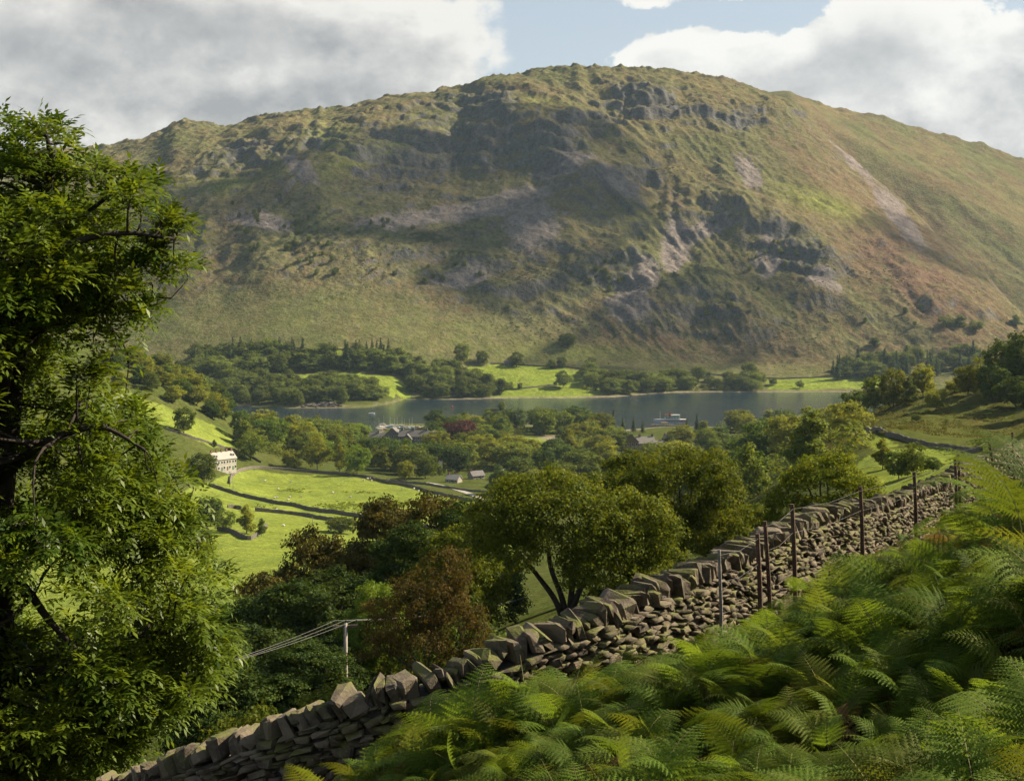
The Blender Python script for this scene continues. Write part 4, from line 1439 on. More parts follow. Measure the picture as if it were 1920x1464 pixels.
for poly, n, sd in [([(440, 838), (450, 824), (560, 819), (640, 826), (690, 838), (800, 852), (820, 880), (770, 898), (690, 870), (560, 862), (500, 850)], 150, 13), ([(800, 806), (1000, 803), (1130, 802), (1230, 806), (1250, 850), (1270, 880), (1130, 905), (1000, 935), (890, 930), (820, 895), (800, 850)], 230, 14),
                    ([(1265, 812), (1340, 806), (1500, 798), (1570, 800), (1600, 815), (1640, 845), (1600, 885), (1480, 910), (1400, 940), (1300, 940), (1230, 905)], 230, 15)]:
    pts, rng = scatter(poly, n, 4.5, CLEAR, 300, sd)
    UNDER.append(pts)
for poly, n, sd in [([(350, 700), (360, 680), (430, 670), (560, 676), (650, 673), (760, 684), (800, 700), (780, 718), (735, 700), (640, 692), (560, 697), (480, 707), (350, 722)], 90, 16), ([(330, 738), (350, 718), (470, 715), (540, 720), (620, 722), (690, 730), (733, 746), (715, 752), (620, 760), (560, 762), (480, 759), (420, 753), (350, 748)], 110, 17), ([(1090, 735), (1105, 705), (1160, 717), (1260, 716), (1420, 718), (1440, 733), (1330, 734), (1250, 734), (1150, 741)], 60, 18), ([(765, 722), (800, 700), (850, 703), (895, 722), (945, 736), (900, 747), (790, 747)], 40, 20)]:
    pts, rng = scatter(poly, n, 5.0, (), 1300, sd)
    UNDER.append(pts)
UNDER = np.vstack(UNDER)
rng = np.random.default_rng(55)
m = 130
rad = rng.uniform(2.8, 6.2, len(UNDER))
g = unit(rng.normal(size=(len(UNDER), m, 3)))
g[..., 2] = np.abs(g[..., 2]) * 1.45
bumpy = 1 + .3 * np.sin(g[..., :1] * 5 + rng.random((len(UNDER), 1, 1)) * 6) * np.sin(g[..., 1:2] * 6)
C = (UNDER[:, None, :] + g * rad[:, None, None] * bumpy * rng.uniform(.75, 1.05, (len(UNDER), m, 1))).reshape(-1, 3)
N = unit(g.reshape(-1, 3) + np.array([0, 0, .3]) + rng.normal(size=(len(C), 3)) * .4)
V, Fq = leaf_quads(C, N, rng.uniform(.8, 1.5, len(C)), rng.uniform(.6, 1.0, len(C)), rng)
me = mesh_np('undergrowth', V, Fq)
set_attr(me, 'tint', 'FLOAT', 'FACE', np.clip(np.repeat(rng.random(len(UNDER)), m) * .7 + rng.random(len(Fq)) * .3, 0, 1))
tag(link('undergrowth', me, M['wood']), 'bushy green undergrowth filling the woods around the village', 'undergrowth', kind='stuff')
# trees on the left hill
rng = np.random.default_rng(9)
for i in range(54):
    px = rng.uniform(205, 424)
    D = rng.uniform(1085, 1190) if i % 4 else rng.uniform(1050, 1100)
    if px < 330 and rng.random() < .35:
        D = rng.uniform(1010, 1100)
    h = rng.uniform(8, 14)
    pi, mt = rng.integers(7), ['wood', 'lime', 'wood', 'darkgreen'][rng.integers(4)]
    plant(FARP[pi], 'broadleaf_tree', at(px, D), h, h * rng.uniform(.95, 1.3), M[mt], '%s%s %s tree in the left hilltop wood%s' % ('tall ' if h > 11.5 else '', TONE[mt], SHAPE[pi], ', near the lake' if px > 360 else (', near the ash' if px < 270 else '')), group='trees on top of the left hill')
pts, rng = scatter([(150, 690), (225, 690), (240, 740), (330, 850), (300, 890), (200, 850), (120, 760)], 12, 9, CLEAR, 500, 19)
for p in pts:
    h = rng.uniform(5, 10)
    plant(FARP[rng.integers(7)], 'broadleaf_tree', p, h, h * rng.uniform(.9, 1.2), M[['wood', 'lime'][rng.integers(2)]], 'tree on the slope of the left hill seen behind the ash', group='trees on the slope behind the ash')
# conifers among the village trees: (px, py foot, height px)
for px, py, hp in [(670, 832, 30), (623, 820, 26), (965, 806, 34), (1082, 806, 34), (1150, 806, 38), (1128, 807, 30), (1168, 808, 28), (1188, 810, 30), (495, 812, 40), (508, 814, 42), (522, 815, 38), (1307, 815, 40), (1288, 816, 32), (1365, 812, 28), (1205, 812, 26), (545, 816, 30)]:
    P = ray(px, py, 300)
    k = P[1] / F
    pr = CONP[random.randrange(3)]
    plant(pr, 'conifer_tree', P, hp * k, hp * k * random.uniform(.42, .55), M['larch' if 480 < px < 550 else 'conifer'], 'pointed conifer standing out above the village trees', group='conifers in the village')

# ---- woods on the far shore
def far_wood(poly, n, sp, sd, hr, lab, grp, con=0.0, mats=('farwood',)):
    pts, rng = scatter(poly, n, sp, (), 1300, sd)
    for p in pts:
        if rng.random() < con:
            h = rng.uniform(20, 30)
            plant(CONP[rng.integers(3)], 'conifer_tree', p, h, h * rng.uniform(.42, .55), M['conifer'], describe('conifer', 'conifer', None, p[0], p[1], FARMARKS, lab, 'tall' if h > 25 else None), group=grp + ', conifers')
        else:
            h = rng.uniform(*hr)
            pi = rng.integers(7)
            mt = mats[rng.integers(len(mats))]
            plant(FARP[pi], 'woodland_tree', p, h, h * rng.uniform(1.05, 1.35), M[mt], describe('tree', mt, pi, p[0], p[1], FARMARKS, lab, 'tall' if h > .5 * (hr[0] + hr[1]) else None), group=grp)


far_wood([(350, 700), (360, 675), (430, 664), (560, 674), (650, 669), (760, 682), (800, 700), (780, 718), (735, 700), (640, 692), (560, 697), (480, 707), (350, 722)], 78, 8.5, 31, (15, 22), 'in the fell-foot wood', 'wood at the left foot of the fell', .06)
far_wood([(430, 668), (565, 670), (570, 680), (430, 682)], 12, 8, 32, (14, 18), 'in the stand above the left wood', 'conifer stand above the left wood', 1.0)
far_wood([(640, 672), (742, 672), (745, 684), (640, 684)], 11, 8, 33, (14, 18), 'in the stand above the lake meadow', 'conifer stand above the lake meadow', 1.0)
far_wood([(330, 738), (350, 718), (470, 715), (540, 720), (620, 722), (690, 730), (733, 746), (715, 752), (620, 760), (560, 762), (480, 759), (420, 753), (350, 748)], 76, 7.5, 34, (13, 18), 'on the lake promontory', 'trees on the lake promontory')
far_wood([(765, 722), (800, 700), (850, 703), (895, 722), (945, 736), (900, 747), (790, 747)], 34, 8, 35, (14, 20), 'between the far meadows', 'trees between the far meadows')
far_wood([(1090, 735), (1105, 700), (1160, 715), (1260, 714), (1330, 712), (1420, 716), (1440, 733), (1330, 734), (1250, 734), (1150, 741)], 56, 8.5, 36, (12, 18), 'in the far shore wood', 'shaded wood on the far shore')
far_wood([(1555, 705), (1580, 684), (1700, 676), (1850, 668), (1860, 700), (1700, 708), (1570, 714)], 60, 9, 37, (14, 20), 'in the right fell-foot wood', 'wood at the right foot of the fell', .4)
for px, py, hp, wp in [(865, 682, 36, 30), (905, 684, 26, 24), (968, 688, 30, 34), (1033, 690, 18, 18), (1054, 690, 20, 20), (1108, 692, 24, 24), (1056, 727, 34, 36), (1095, 712, 26, 28), (915, 738, 40, 30), (940, 738, 30, 26), (955, 730, 14, 18), (975, 730, 12, 10), (1065, 652, 26, 34), (1405, 712, 32, 32), (1500, 728, 16, 16), (1450, 722, 12, 16), (775, 735, 28, 28), (340, 700, 24, 26), (1700, 690, 30, 28), (1800, 615, 24, 40), (1775, 612, 22, 34), (1830, 622, 20, 30), (1905, 612, 22, 30), (1640, 650, 18, 20)]:
    pi = random.randrange(7)
    Pq = ray(px, py)
    plant_px(px, py, hp, wp, 'farwood', pi, describe('tree', 'farwood', pi, Pq[0], Pq[1], FARMARKS, 'standing alone', 'tall' if hp > 25 else 'small'), 'single trees on the far shore', 'woodland_tree')

# thorns and birches scattered over the face of the fell
PATCH = ['in the left gully wood', 'below the left gully wood', 'under the great dark crag', 'beside the middle gully', 'on the dark middle knoll', 'among the right-hand crags', 'on the far left flank', 'low on the right flank', 'below the long scree', 'above the rusty slope']
rng = np.random.default_rng(77)
k = 0
for cx, cy, rx, ry, n in [(560, 430, 70, 55, 22), (590, 490, 60, 30, 14), (720, 430, 60, 30, 6), (1240, 400, 30, 40, 6), (1150, 520, 45, 35, 10), (1420, 480, 70, 40, 8), (480, 410, 50, 30, 8), (1720, 600, 70, 25, 6), (800, 510, 60, 30, 8), (1360, 560, 60, 40, 5)]:
    patch = PATCH.pop(0)
    for _ in range(n):
        px, py = cx + rng.normal() * rx * .6, cy + rng.normal() * ry * .6
        D = None
        P = ray(px, py, 1950)
        h = rng.uniform(5.0, 9.5)
        pi, mt = rng.integers(7), 'farwood' if rng.random() < .7 else 'wood'
        plant(FARP[pi], 'thorn_tree', P, h, h * rng.uniform(.8, 1.1), M[mt], '%s %s %s tree %s on the fell' % ('small' if h < 7.2 else 'larger', TONE[mt], SHAPE[pi], patch), group='small trees on the fell')

# juniper scrub on the fell: one mass
Vs, Fs, T = [], [], []
rng = np.random.default_rng(78)
bw = [(780, 455, 170, 18), (960, 520, 90, 22), (1000, 470, 120, 14), (1150, 525, 55, 45), (1010, 500, 160, 25), (900, 430, 60, 10), (560, 440, 90, 60), (1370, 480, 90, 30), (1500, 505, 60, 25), (1330, 420, 70, 20), (1280, 330, 80, 25), (1260, 540, 60, 40), (690, 500, 90, 22), (1440, 610, 160, 40), (1150, 620, 150, 30), (560, 620, 140, 30), (1000, 610, 100, 25), (1650, 530, 110, 30)]
bp = []
for cx, cy, rx, ry in bw:
    m = int(34 + rx * ry / 120)
    bp.append(np.column_stack([cx + rng.normal(size=m) * rx * .6, cy + rng.normal(size=m) * ry * .6]))
bp = np.vstack(bp)
D = np.linspace(2000, 2870, 120)
u, v = (bp[:, 0] - CX) / F, (HZ - bp[:, 1]) / F
XX, DD = u[:, None] * D[None], np.broadcast_to(D, (len(u), len(D)))
hh = H(XX.ravel(), DD.ravel()).reshape(XX.shape)
gi = np.argmax(hh >= v[:, None] * D[None], axis=1)
ok = (hh >= v[:, None] * D[None]).any(1) & (gi > 0)
bx = np.column_stack([u * D[gi], D[gi]])[ok]
bz = H(bx[:, 0], bx[:, 1])
B = np.column_stack([bx, bz])
r = rng.uniform(.9, 2.4, len(B))
m = 26
g = unit(rng.normal(size=(len(B), m, 3)))
g[..., 2] = np.abs(g[..., 2]) * .9
C = (B[:, None, :] + g * r[:, None, None] * rng.uniform(.5, 1, (len(B), m, 1)) * np.array([1.2, 1.2, .85])).reshape(-1, 3)
N = unit(g.reshape(-1, 3) + rng.normal(size=(len(C), 3)) * .4)
V, Fq = leaf_quads(C, N, rng.uniform(.7, 1.3, len(C)), rng.uniform(.5, .9, len(C)), rng)
me = mesh_np('juniper_scrub', V, Fq)
set_attr(me, 'tint', 'FLOAT', 'FACE', rng.random(len(Fq)))
tag(link('juniper_scrub', me, M['scrub']), 'dark juniper scrub in patches over the face of the fell', 'scrub', kind='stuff')


def tufts(name, C0, m, rad, size, c, label, cat, seed):
    rng = np.random.default_rng(seed)
    n = len(C0)
    C = (C0[:, None] + rng.normal(size=(n, m, 3)) * np.array([rad, rad, rad * .3]) + np.array([0, 0, rad * .35])).reshape(-1, 3)
    N = unit(rng.normal(size=C.shape) * np.array([1, 1, .5]) + np.array([0, 0, .6]))
    V, Fq = leaf_quads(C, N, rng.uniform(.6, 1.3, len(C)) * size, rng.uniform(.4, .8, len(C)) * size, rng)
    me = mesh_np(name, V, Fq)
    set_attr(me, 'tint', 'FLOAT', 'FACE', np.clip(np.repeat(rng.random(n), m) * .7 + rng.random(len(Fq)) * .3, 0, 1))
    tag(link(name, me, c), label, cat, kind='stuff')


# bracken and tussocks that roughen the open slopes
rng = np.random.default_rng(83)
y = rng.uniform(420, 690, 5200)
x = rng.uniform(.19, .40, 5200) * y
ok = fbm(x / 14, y / 14, 3) > -.05
x, y = x[ok], y[ok]
inf = np.zeros(len(x), bool)
for p in FIELDS_W:
    inf |= inpoly(x, y, p)
x, y = x[~inf], y[~inf]
M['tuft'] = leaf_mat('tussocks', (.060, .072, .016), (.125, .105, .034), .25, .1, .7, .1)
tufts('slope_bracken', np.column_stack([x, y, H(x, y)]), 7, .55, .55, M['tuft'], 'rough bracken and tussocks on the right spur', 'bracken', 84)
px = rng.uniform(150, 1960, 5600)
D = rng.uniform(1985, 2330, 5600)
x = (px - CX) / F * D
ok = fbm(x / 45, D / 45, 4) > .0
x, D = x[ok], D[ok]
tufts('fell_bracken', np.column_stack([x, D, H(x, D)]), 6, 1.1, 1.15, M['tuft'], 'bracken and rushes dotting the lower fell', 'bracken', 85)

# ------------------------------------------------------------------ the ash at the left
M['ash'] = leaf_mat('ash_leaves', (.036, .078, .008), (.145, .195, .018), .42, .6, .45, .0)


def build_ash():
    D0 = 24.0
    k = D0 / F
    rng = np.random.default_rng(91)
    out = [(60, 192), (104, 205), (166, 232), (152, 264), (190, 294), (262, 290), (300, 318), (340, 328), (348, 368), (338, 398), (372, 408), (394, 436), (384, 470), (396, 510), (368, 520), (330, 486), (308, 470), (312, 545), (328, 585), (312, 608), (262, 590), (240, 600), (262, 660), (250, 705), (222, 700), (236, 745), (292, 790), (318, 820), (332, 850), (372, 900), (392, 950), (405, 1000), (428, 1060), (436, 1120), (446, 1180), (450, 1235), (440, 1290), (405, 1320), (360, 1335), (335, 1370), (270, 1410), (220, 1460), (150, 1540), (0, 1590), (-200, 1560), (-420, 1400), (-560, 1150), (-560, 900), (-440, 700), (-300, 540), (-150, 400), (-50, 300), (15, 235)]
    O = np.array(out, float)
    O[:, 0] -= np.where(O[:, 0] > 20, np.where(O[:, 1] < 720, 36, 26), 0)
    O[:, 1] += np.where(O[:, 1] < 330, 14, 0)

    def dist_edge(p):
        best = np.full(len(p), 1e9)
        for a, b in zip(O, np.roll(O, -1, 0)):
            d = b - a
            t = np.clip(((p - a) @ d) / (d @ d), 0, 1)
            best = np.minimum(best, np.linalg.norm(p - (a + t[:, None] * d), axis=1))
        return best
    # boughs
    holes = [(110, 1105, 75, 45), (60, 1150, 50, 40), (215, 625, 28, 40), (30, 945, 40, 20), (290, 735, 30, 40), (190, 1130, 40, 20), (110, 700, 34, 34), (355, 500, 26, 14), (300, 660, 40, 50), (290, 575, 12, 20), (235, 575, 20, 16), (150, 330, 26, 12), (210, 400, 18, 10), (40, 800, 20, 14), (260, 880, 18, 12), (340, 1100, 16, 12), (120, 1230, 22, 12), (195, 262, 26, 18), (280, 400, 20, 12), (230, 480, 20, 14)]
    boughs = []
    tries = 0
    while len(boughs) < 430 and tries < 40000:
        tries += 1
        p = np.array([rng.uniform(-560, 450), rng.uniform(190, 1590)])
        if not inpoly(p[0], p[1], O):
            continue
        de = dist_edge(p[None])[0]
        if de < 34:
            continue
        if any(((p[0] - a) / (c + 36)) ** 2 + ((p[1] - b) / (d + 36)) ** 2 < 1 for a, b, c, d in holes):
            continue
        hd = min(2.9, de * k * 1.6)
        y = D0 + rng.uniform(-1, 1) * hd
        P = np.array([(p[0] - CX) * k, y, (HZ - p[1]) * k])
        if any(np.linalg.norm((P - q[0]) / np.array([1, 1.2, .8])) < .40 for q in boughs):
            continue
        r = min(.62, max(.22, (de - 6) * k)) * rng.uniform(.8, 1.15)
        boughs.append((P, r, de))
    # boughs along the outline so that it reads as sprays
    per = np.linalg.norm(np.roll(O, -1, 0) - O, axis=1)
    for a, b in zip(O, np.roll(O, -1, 0)):
        if a[0] < -100:
            continue
        for t in np.arange(0, 1, 34 / np.linalg.norm(b - a)):
            p = a + (b - a) * t
            inn = np.array([60, min(max(p[1], 420), 1200)]) - p
            p = p + inn / np.linalg.norm(inn) * rng.uniform(20, 38)
            boughs.append((np.array([(p[0] - CX) * k, D0 + rng.normal() * .5, (HZ - p[1]) * k]), rng.uniform(.16, .28), 5))
    # trunk and limbs
    mb = MB()

    def W(px, py, dy=0.0):
        return np.array([(px - CX) * k, D0 + dy, (HZ - py) * k])
    base = at(20, D0)
    trunk = catmull([base + np.array([0, 0, -.4]), base + np.array([.1, 0, 1.2]), W(0, 1300, .2), W(-10, 1050, .1), W(5, 800, .2), W(35, 600, .1), W(70, 430, 0), W(95, 320, 0), W(85, 240, 0)], 5)
    tr = np.interp(np.linspace(0, 1, len(trunk)), [0, .12, .5, .8, 1], [.34, .27, .2, .09, .02])
    mb.tube(trunk, tr, 9)
    nodes = [(p, r) for p, r in zip(trunk, tr)]
    for L, r0 in [([W(-8, 1100), W(60, 1085, -.5), W(120, 1140, -.8), W(180, 1195, -1.0), W(250, 1290, -1.2)], .085), ([W(0, 760), W(50, 640, -.6), W(105, 500, -.9), W(180, 455, -.9), W(260, 440, -.7), W(340, 450, -.5)], .09),
                  ([W(10, 700), W(90, 590, .6), W(160, 590, .8), W(250, 560, .8), W(300, 560, .8)], .07), ([W(0, 900), W(110, 820, -.7), W(220, 790, -1.0), W(300, 830, -1)], .08), ([W(-5, 1000), W(130, 970, .6), W(270, 960, .8), W(370, 1010, .9)], .08),
                  ([W(0, 1250), W(140, 1240, -.4), W(280, 1180, -.3), W(400, 1190, 0)], .08), ([W(60, 480), W(150, 400, .3), W(230, 340, .4), W(300, 335, .3)], .05), ([W(0, 1350), W(120, 1400, -.5), W(260, 1370, -.6)], .06),
                  ([W(-5, 950), W(-200, 800, .4), W(-400, 760, .4)], .1), ([W(-5, 1150), W(-200, 1050, -.4), W(-420, 1050, -.3)], .1), ([W(20, 650), W(-120, 500, 0), W(-240, 450, 0)], .08), ([W(-5, 1300), W(-220, 1300, .5), W(-360, 1350, .5)], .08)]:
        pts = catmull(L, 5)
        rr = np.linspace(r0, r0 * .25, len(pts))
        mb.tube(pts, rr, 6)
        nodes += [(p, r) for p, r in zip(pts, rr)]
    NP = np.array([q[0] for q in nodes])
    for P, r, de in boughs:
        d = np.linalg.norm(NP - P, axis=1)
        j = int(np.argmin(d))
        a = NP[j]
        mid = (a + P) / 2 + rng.normal(size=3) * .1 * d[j] + np.array([0, 0, .06 * d[j]])
        pts = catmull([a, mid, P], 3)
        r0 = min(nodes[j][1] * .6, .016 + .014 * d[j])
        mb.tube(pts, np.linspace(r0, .006, len(pts)), 5, False)
    # twig ends with rosettes of pinnate leaves
    tips, dirs, bt = [], [], []
    ctr = W(10, 900)
    for P, r, de in boughs:
        n = int(3 + 11 * (r / .5) ** 2)
        g = unit(rng.normal(size=(n, 3))) * (rng.random((n, 1)) ** .4)
        g[:, 2] *= .75
        T = P + g * r
        o = unit(P - ctr)
        o[2] *= .5
        dirs.append(unit(g * .8 + o * .6 + np.array([0, 0, .7]) + rng.normal(size=(n, 3)) * .25))
        tips.append(T)
        bt.append(np.full(n, rng.random()))
        for q in T[:3]:
            mb.tube([P, (P + q) / 2 + rng.normal(size=3) * .03, q], [.008, .006, .004], 4, False)
    tips, dirs, bt = np.vstack(tips), np.vstack(dirs), np.concatenate(bt)
    nl = 6
    n = len(tips)
    # leaf frames
    a = unit(np.cross(dirs, rng.normal(size=(n, 3))))
    b = np.cross(dirs, a)
    ang = (np.arange(nl) * 2.4)[None, :] + rng.random((n, 1)) * 6.28 + rng.normal(size=(n, nl)) * .25
    el = rng.uniform(.2, 1.15, (n, nl))
    ax = (a[:, None] * np.cos(ang)[..., None] + b[:, None] * np.sin(ang)[..., None]) * np.cos(el)[..., None] + dirs[:, None] * np.sin(el)[..., None]
    ax = unit(ax.reshape(-1, 3))
    P0 = np.repeat(tips, nl, 0) + rng.normal(size=(n * nl, 3)) * .02
    ln = rng.uniform(.22, .36, n * nl)
    up = np.tile(np.array([0, 0, 1.0]), (n * nl, 1))
    side = unit(np.cross(ax, up))
    nrm = unit(np.cross(side, ax))
    lt = np.clip(.5 + (np.repeat(bt, nl) - .5) * .6 + (rng.random(n * nl) - .5) * .5, 0, 1)
    VV, TT = [], []
    for q in range(7):
        s = (.25 + .75 * (q // 2) / 3) if q < 6 else 1.0
        sg = (1 if q % 2 else -1) if q < 6 else 0
        droop = -.20 * s * s
        root = P0 + ax * (ln * s)[:, None] + np.array([0, 0, 1.0]) * (ln * droop)[:, None]
        tan = unit(ax + np.array([0, 0, 1.0]) * (-.40 * s))
        dirl = unit(tan * (.62 if sg else 1.0) + side * sg * .9 + np.array([0, 0, -.12]) + rng.normal(size=(len(P0), 3)) * .12)
        l = ln * (.40 if sg else .46) * rng.uniform(.85, 1.15, len(P0))
        w = l * .37
        nn = unit(nrm - (nrm * dirl).sum(1, keepdims=True) * dirl)
        sd = np.cross(nn, dirl)
        c = root
        VV.append(np.stack([c, c + dirl * (l * .45)[:, None] + sd * (w * .5)[:, None], c + dirl * l[:, None] - nn * (l * .12)[:, None], c + dirl * (l * .45)[:, None] - sd * (w * .5)[:, None]], 1))
        TT.append(lt)
    V = np.concatenate(VV).reshape(-1, 3)
    crown = mesh_np('ash_crown', V, np.arange(len(V)).reshape(-1, 4))
    set_attr(crown, 'tint', 'FLOAT', 'FACE', np.concatenate(TT))
    tk = mb.mesh('ash_trunk', True)
    bz = Vector(base)
    e = empty('ash_tree', bz)
    for nm, mesh, mt in (('trunk', tk, M['bark']), ('crown', crown, M['ash'])):
        o = link(nm, mesh, mt, e)
        mesh.transform(Matrix.Translation(-bz))
    tag(e, 'tall leafy ash with feathery leaves standing beyond the dry stone wall', 'tree')
    print('ash leaflets', len(V) // 4)


build_ash()

# ------------------------------------------------------------------ the dry stone wall
def stone_mat():
    m, t, out = new_mat('wall_stone')
    tcn = t.new('ShaderNodeTexCoord')
    oi = t.new('ShaderNodeObjectInfo')
    a = t.new('ShaderNodeAttribute', attribute_name='tint')
    geo = t.new('ShaderNodeNewGeometry')
    r = t.math('FRACT', t.math('ADD', oi.outputs['Random'], a.outputs['Fac']))
    n = t.noise(geo.outputs['Position'], 9.0, 6.0, .65)
    n2 = t.noise(geo.outputs['Position'], 38.0, 4.0, .6)
    n3 = t.noise(geo.outputs['Position'], 3.1, 3.0, .5)
    col = t.mix(t.rng(r, 0, 1), rgb(.058, .046, .034), rgb(.150, .120, .084))
    col = t.mix(t.rng(n, .42, .7, 0, .7), col, rgb(.165, .145, .110))
    sep = t.new('ShaderNodeSeparateXYZ')
    t.l.new(geo.outputs['Normal'], sep.inputs[0])
    upf = t.rng(sep.outputs[2], .1, .8)
    moss = t.math('MULTIPLY', t.rng(t.math('ADD', n3, t.math('MULTIPLY', n, .4)), .60, .82), t.math('ADD', t.math('MULTIPLY', upf, .8), .18))
    col = t.mix(moss, col, rgb(.105, .11, .03))
    lich = t.rng(n2, .64, .72, 0, .55)
    col = t.mix(lich, col, rgb(.25, .24, .20))
    h = t.math('ADD', n, t.math('MULTIPLY', n2, .35))
    principled(t, out, col, .92, t.bump(h, .9, .03), .2)
    return m


M['stone'] = stone_mat()


def rock_mesh(name, seed, jit=.16, bev=.16):
    """rough-hewn block of unit size, edges knocked off"""
    rng = np.random.default_rng(seed)
    bm = bmesh.new()
    bmesh.ops.create_cube(bm, size=1.0)
    for v in bm.verts:
        v.co = v.co + Vector(rng.normal(size=3) * jit * np.array([.8, .5, .8]))
    bmesh.ops.bevel(bm, geom=list(bm.edges), offset=bev * rng.uniform(.8, 1.25), segments=1, affect='EDGES', clamp_overlap=True)
    for v in bm.verts:
        v.co = v.co + Vector(rng.normal(size=3) * .035)
    bmesh.ops.triangulate(bm, faces=bm.faces)
    co = np.array([v.co for v in bm.verts])
    lo, hi = co.min(0), co.max(0)
    for v in bm.verts:
        v.co = Vector((np.array(v.co) - (lo + hi) / 2) / (hi - lo))
    me = bpy.data.meshes.new(name)
    bm.to_mesh(me)
    bm.free()
    me.materials.append(M['stone'])
    return me


ROCKS = [rock_mesh('stone', 200 + i, .14, .07) for i in range(22)]
SLABS = [rock_mesh('coping_stone', 300 + i, .18, .15) for i in range(20)]

path = catmull(WP, 40)
seg = np.linalg.norm(np.diff(path[:, :2], axis=0), axis=1)
arc = np.concatenate([[0], np.cumsum(seg)])
LEN = arc[-1]


def wall_at(s):
    p = np.array([np.interp(s, arc, path[:, i]) for i in range(3)])
    q = np.array([np.interp(min(s + .15, LEN), arc, path[:, i]) for i in range(3)]) - np.array([np.interp(max(s - .15, 0), arc, path[:, i]) for i in range(3)])
    return p, math.atan2(q[1], q[0]), math.atan2(q[2], math.hypot(q[0], q[1]))


wall = empty('dry_stone_wall', (float(WP[6][0]), float(WP[6][1]), float(H(WP[6][0], WP[6][1])[0])))
tag(wall, 'long grey dry stone wall with upright coping stones climbing the bracken slope', 'wall')
WO = Vector(wall.location)
rng = np.random.default_rng(44)
COPE_H = .34
stones = []      # (mesh, matrix, size)
s = 0.0
copes = []
while s < LEN:
    p, az, sl_ = wall_at(s)
    w = rng.uniform(.06, .135) * (1.8 if rng.random() < .12 else 1)
    hgt = rng.uniform(.18, .32) * (1.12 if w > .25 else 1)
    dep = rng.uniform(.36, .52)
    lean = rng.normal(.22, .20) + sl_ * .5
    top = p[2]
    M4 = (Matrix.Translation(Vector((p[0], p[1], top - .12 + rng.normal() * .025))) @ Matrix.Rotation(az, 4, 'Z') @ Matrix.Rotation(-lean - sl_ * .3, 4, 'Y') @ Matrix.Rotation(rng.normal() * .22, 4, 'Z') @ Matrix.Rotation(rng.normal() * .14, 4, 'X')
          @ Matrix.Diagonal(Vector((w * 1.18, dep, hgt, 1))))
    copes.append((M4, w * hgt / p[1] ** 2, p))
    s += w * .92
# courses of the face, following the slope of the wall
courses = []
zc = 0.0
while zc < WALL_H - .18:
    hc = rng.uniform(.10, .16) if zc < .25 else rng.uniform(.04, .085)
    courses.append((zc, hc))
    zc += hc * .93
for zc, hc in courses:
    s = rng.uniform(0, .3)
    while s < LEN:
        w = rng.uniform(.2, .45) if zc < .25 else rng.uniform(.08, .26)
        p, az, sl_ = wall_at(s + w / 2)
        hh_ = hc * rng.uniform(.75, 1.15)
        if rng.random() < .05:
            hh_ *= 1.5
        zz = p[2] - WALL_H + zc + hc / 2 - .06 + rng.normal() * .018
        batter = .64 - .12 * zc / WALL_H
        M4 = (Matrix.Translation(Vector((p[0] + math.sin(az) * -rng.normal() * .025, p[1] + math.cos(az) * rng.normal() * .025, zz))) @ Matrix.Rotation(az + rng.normal() * .06, 4, 'Z') @ Matrix.Rotation(-sl_ * .75 + rng.normal() * .10, 4, 'Y')
              @ Matrix.Diagonal(Vector((w * 1.12, batter * rng.uniform(.9, 1.06), hh_ * 1.22, 1))))
        stones.append((M4, w * hh_ / p[1] ** 2, p))
        s += w * .97


def in_view(p):
    return abs((p[0]) / p[1]) < .335


def emit(items, meshes, name, limit, infill, min_ok):
    order = sorted(range(len(items)), key=lambda i: -items[i][1] if min_ok(items[i][2]) else 0)
    chosen = set(order[:limit])
    V, Fc, T = [], [], []
    off = 0
    for i, (M4, sz, p) in enumerate(items):
        me = meshes[i % len(meshes)] if i % 3 else meshes[(i * 7 + 3) % len(meshes)]
        if i in chosen:
            o = link(name, me, None, wall)
            o.matrix_parent_inverse = Matrix.Translation(-WO)
            o.matrix_basis = M4
        else:
            co = np.array([M4 @ v.co for v in me.vertices])
            V.append(co - np.array(WO))
            f = np.array([pp.vertices[:] for pp in me.polygons])
            Fc.append(f + off)
            T.append(np.full(len(f), rng.random()))
            off += len(co)
    if V:
        me = mesh_np(infill, np.vstack(V), np.vstack(Fc))
        set_attr(me, 'tint', 'FLOAT', 'FACE', np.concatenate(T))
        o = link(infill, me, M['stone'], wall)
        o['kind'] = 'stuff'


emit(copes, SLABS, 'coping_stone', 270, 'coping_row', in_view)
emit(stones, ROCKS, 'stone', 290, 'small_stones', in_view)
# packed rubble inside, darker gaps show between the stones
mb = MB()
ss = np.arange(0, LEN, .5)
Vh, Fh = [], []
for q in ss:
    p, az, sl_ = wall_at(q)
    nx, ny = -math.sin(az), math.cos(az)
    for hw, zz in ((.22, -WALL_H - .5), (.16, -.22)):
        for sg in (-1, 1):
            Vh.append((p[0] + nx * hw * sg - WO[0], p[1] + ny * hw * sg - WO[1], p[2] + zz - WO[2]))
for i in range(len(ss) - 1):
    a, b = i * 4, i * 4 + 4
    Fh += [(a, b, b + 2, a + 2), (b + 1, a + 1, a + 3, b + 3), (a + 2, b + 2, b + 3, a + 3)]
mb.add(Vh, Fh)
mb.build('rubble_core', plain('rubble', (.045, .04, .034), .95, .4, 8.0, .6), wall)
print('wall', len(copes), len(stones))

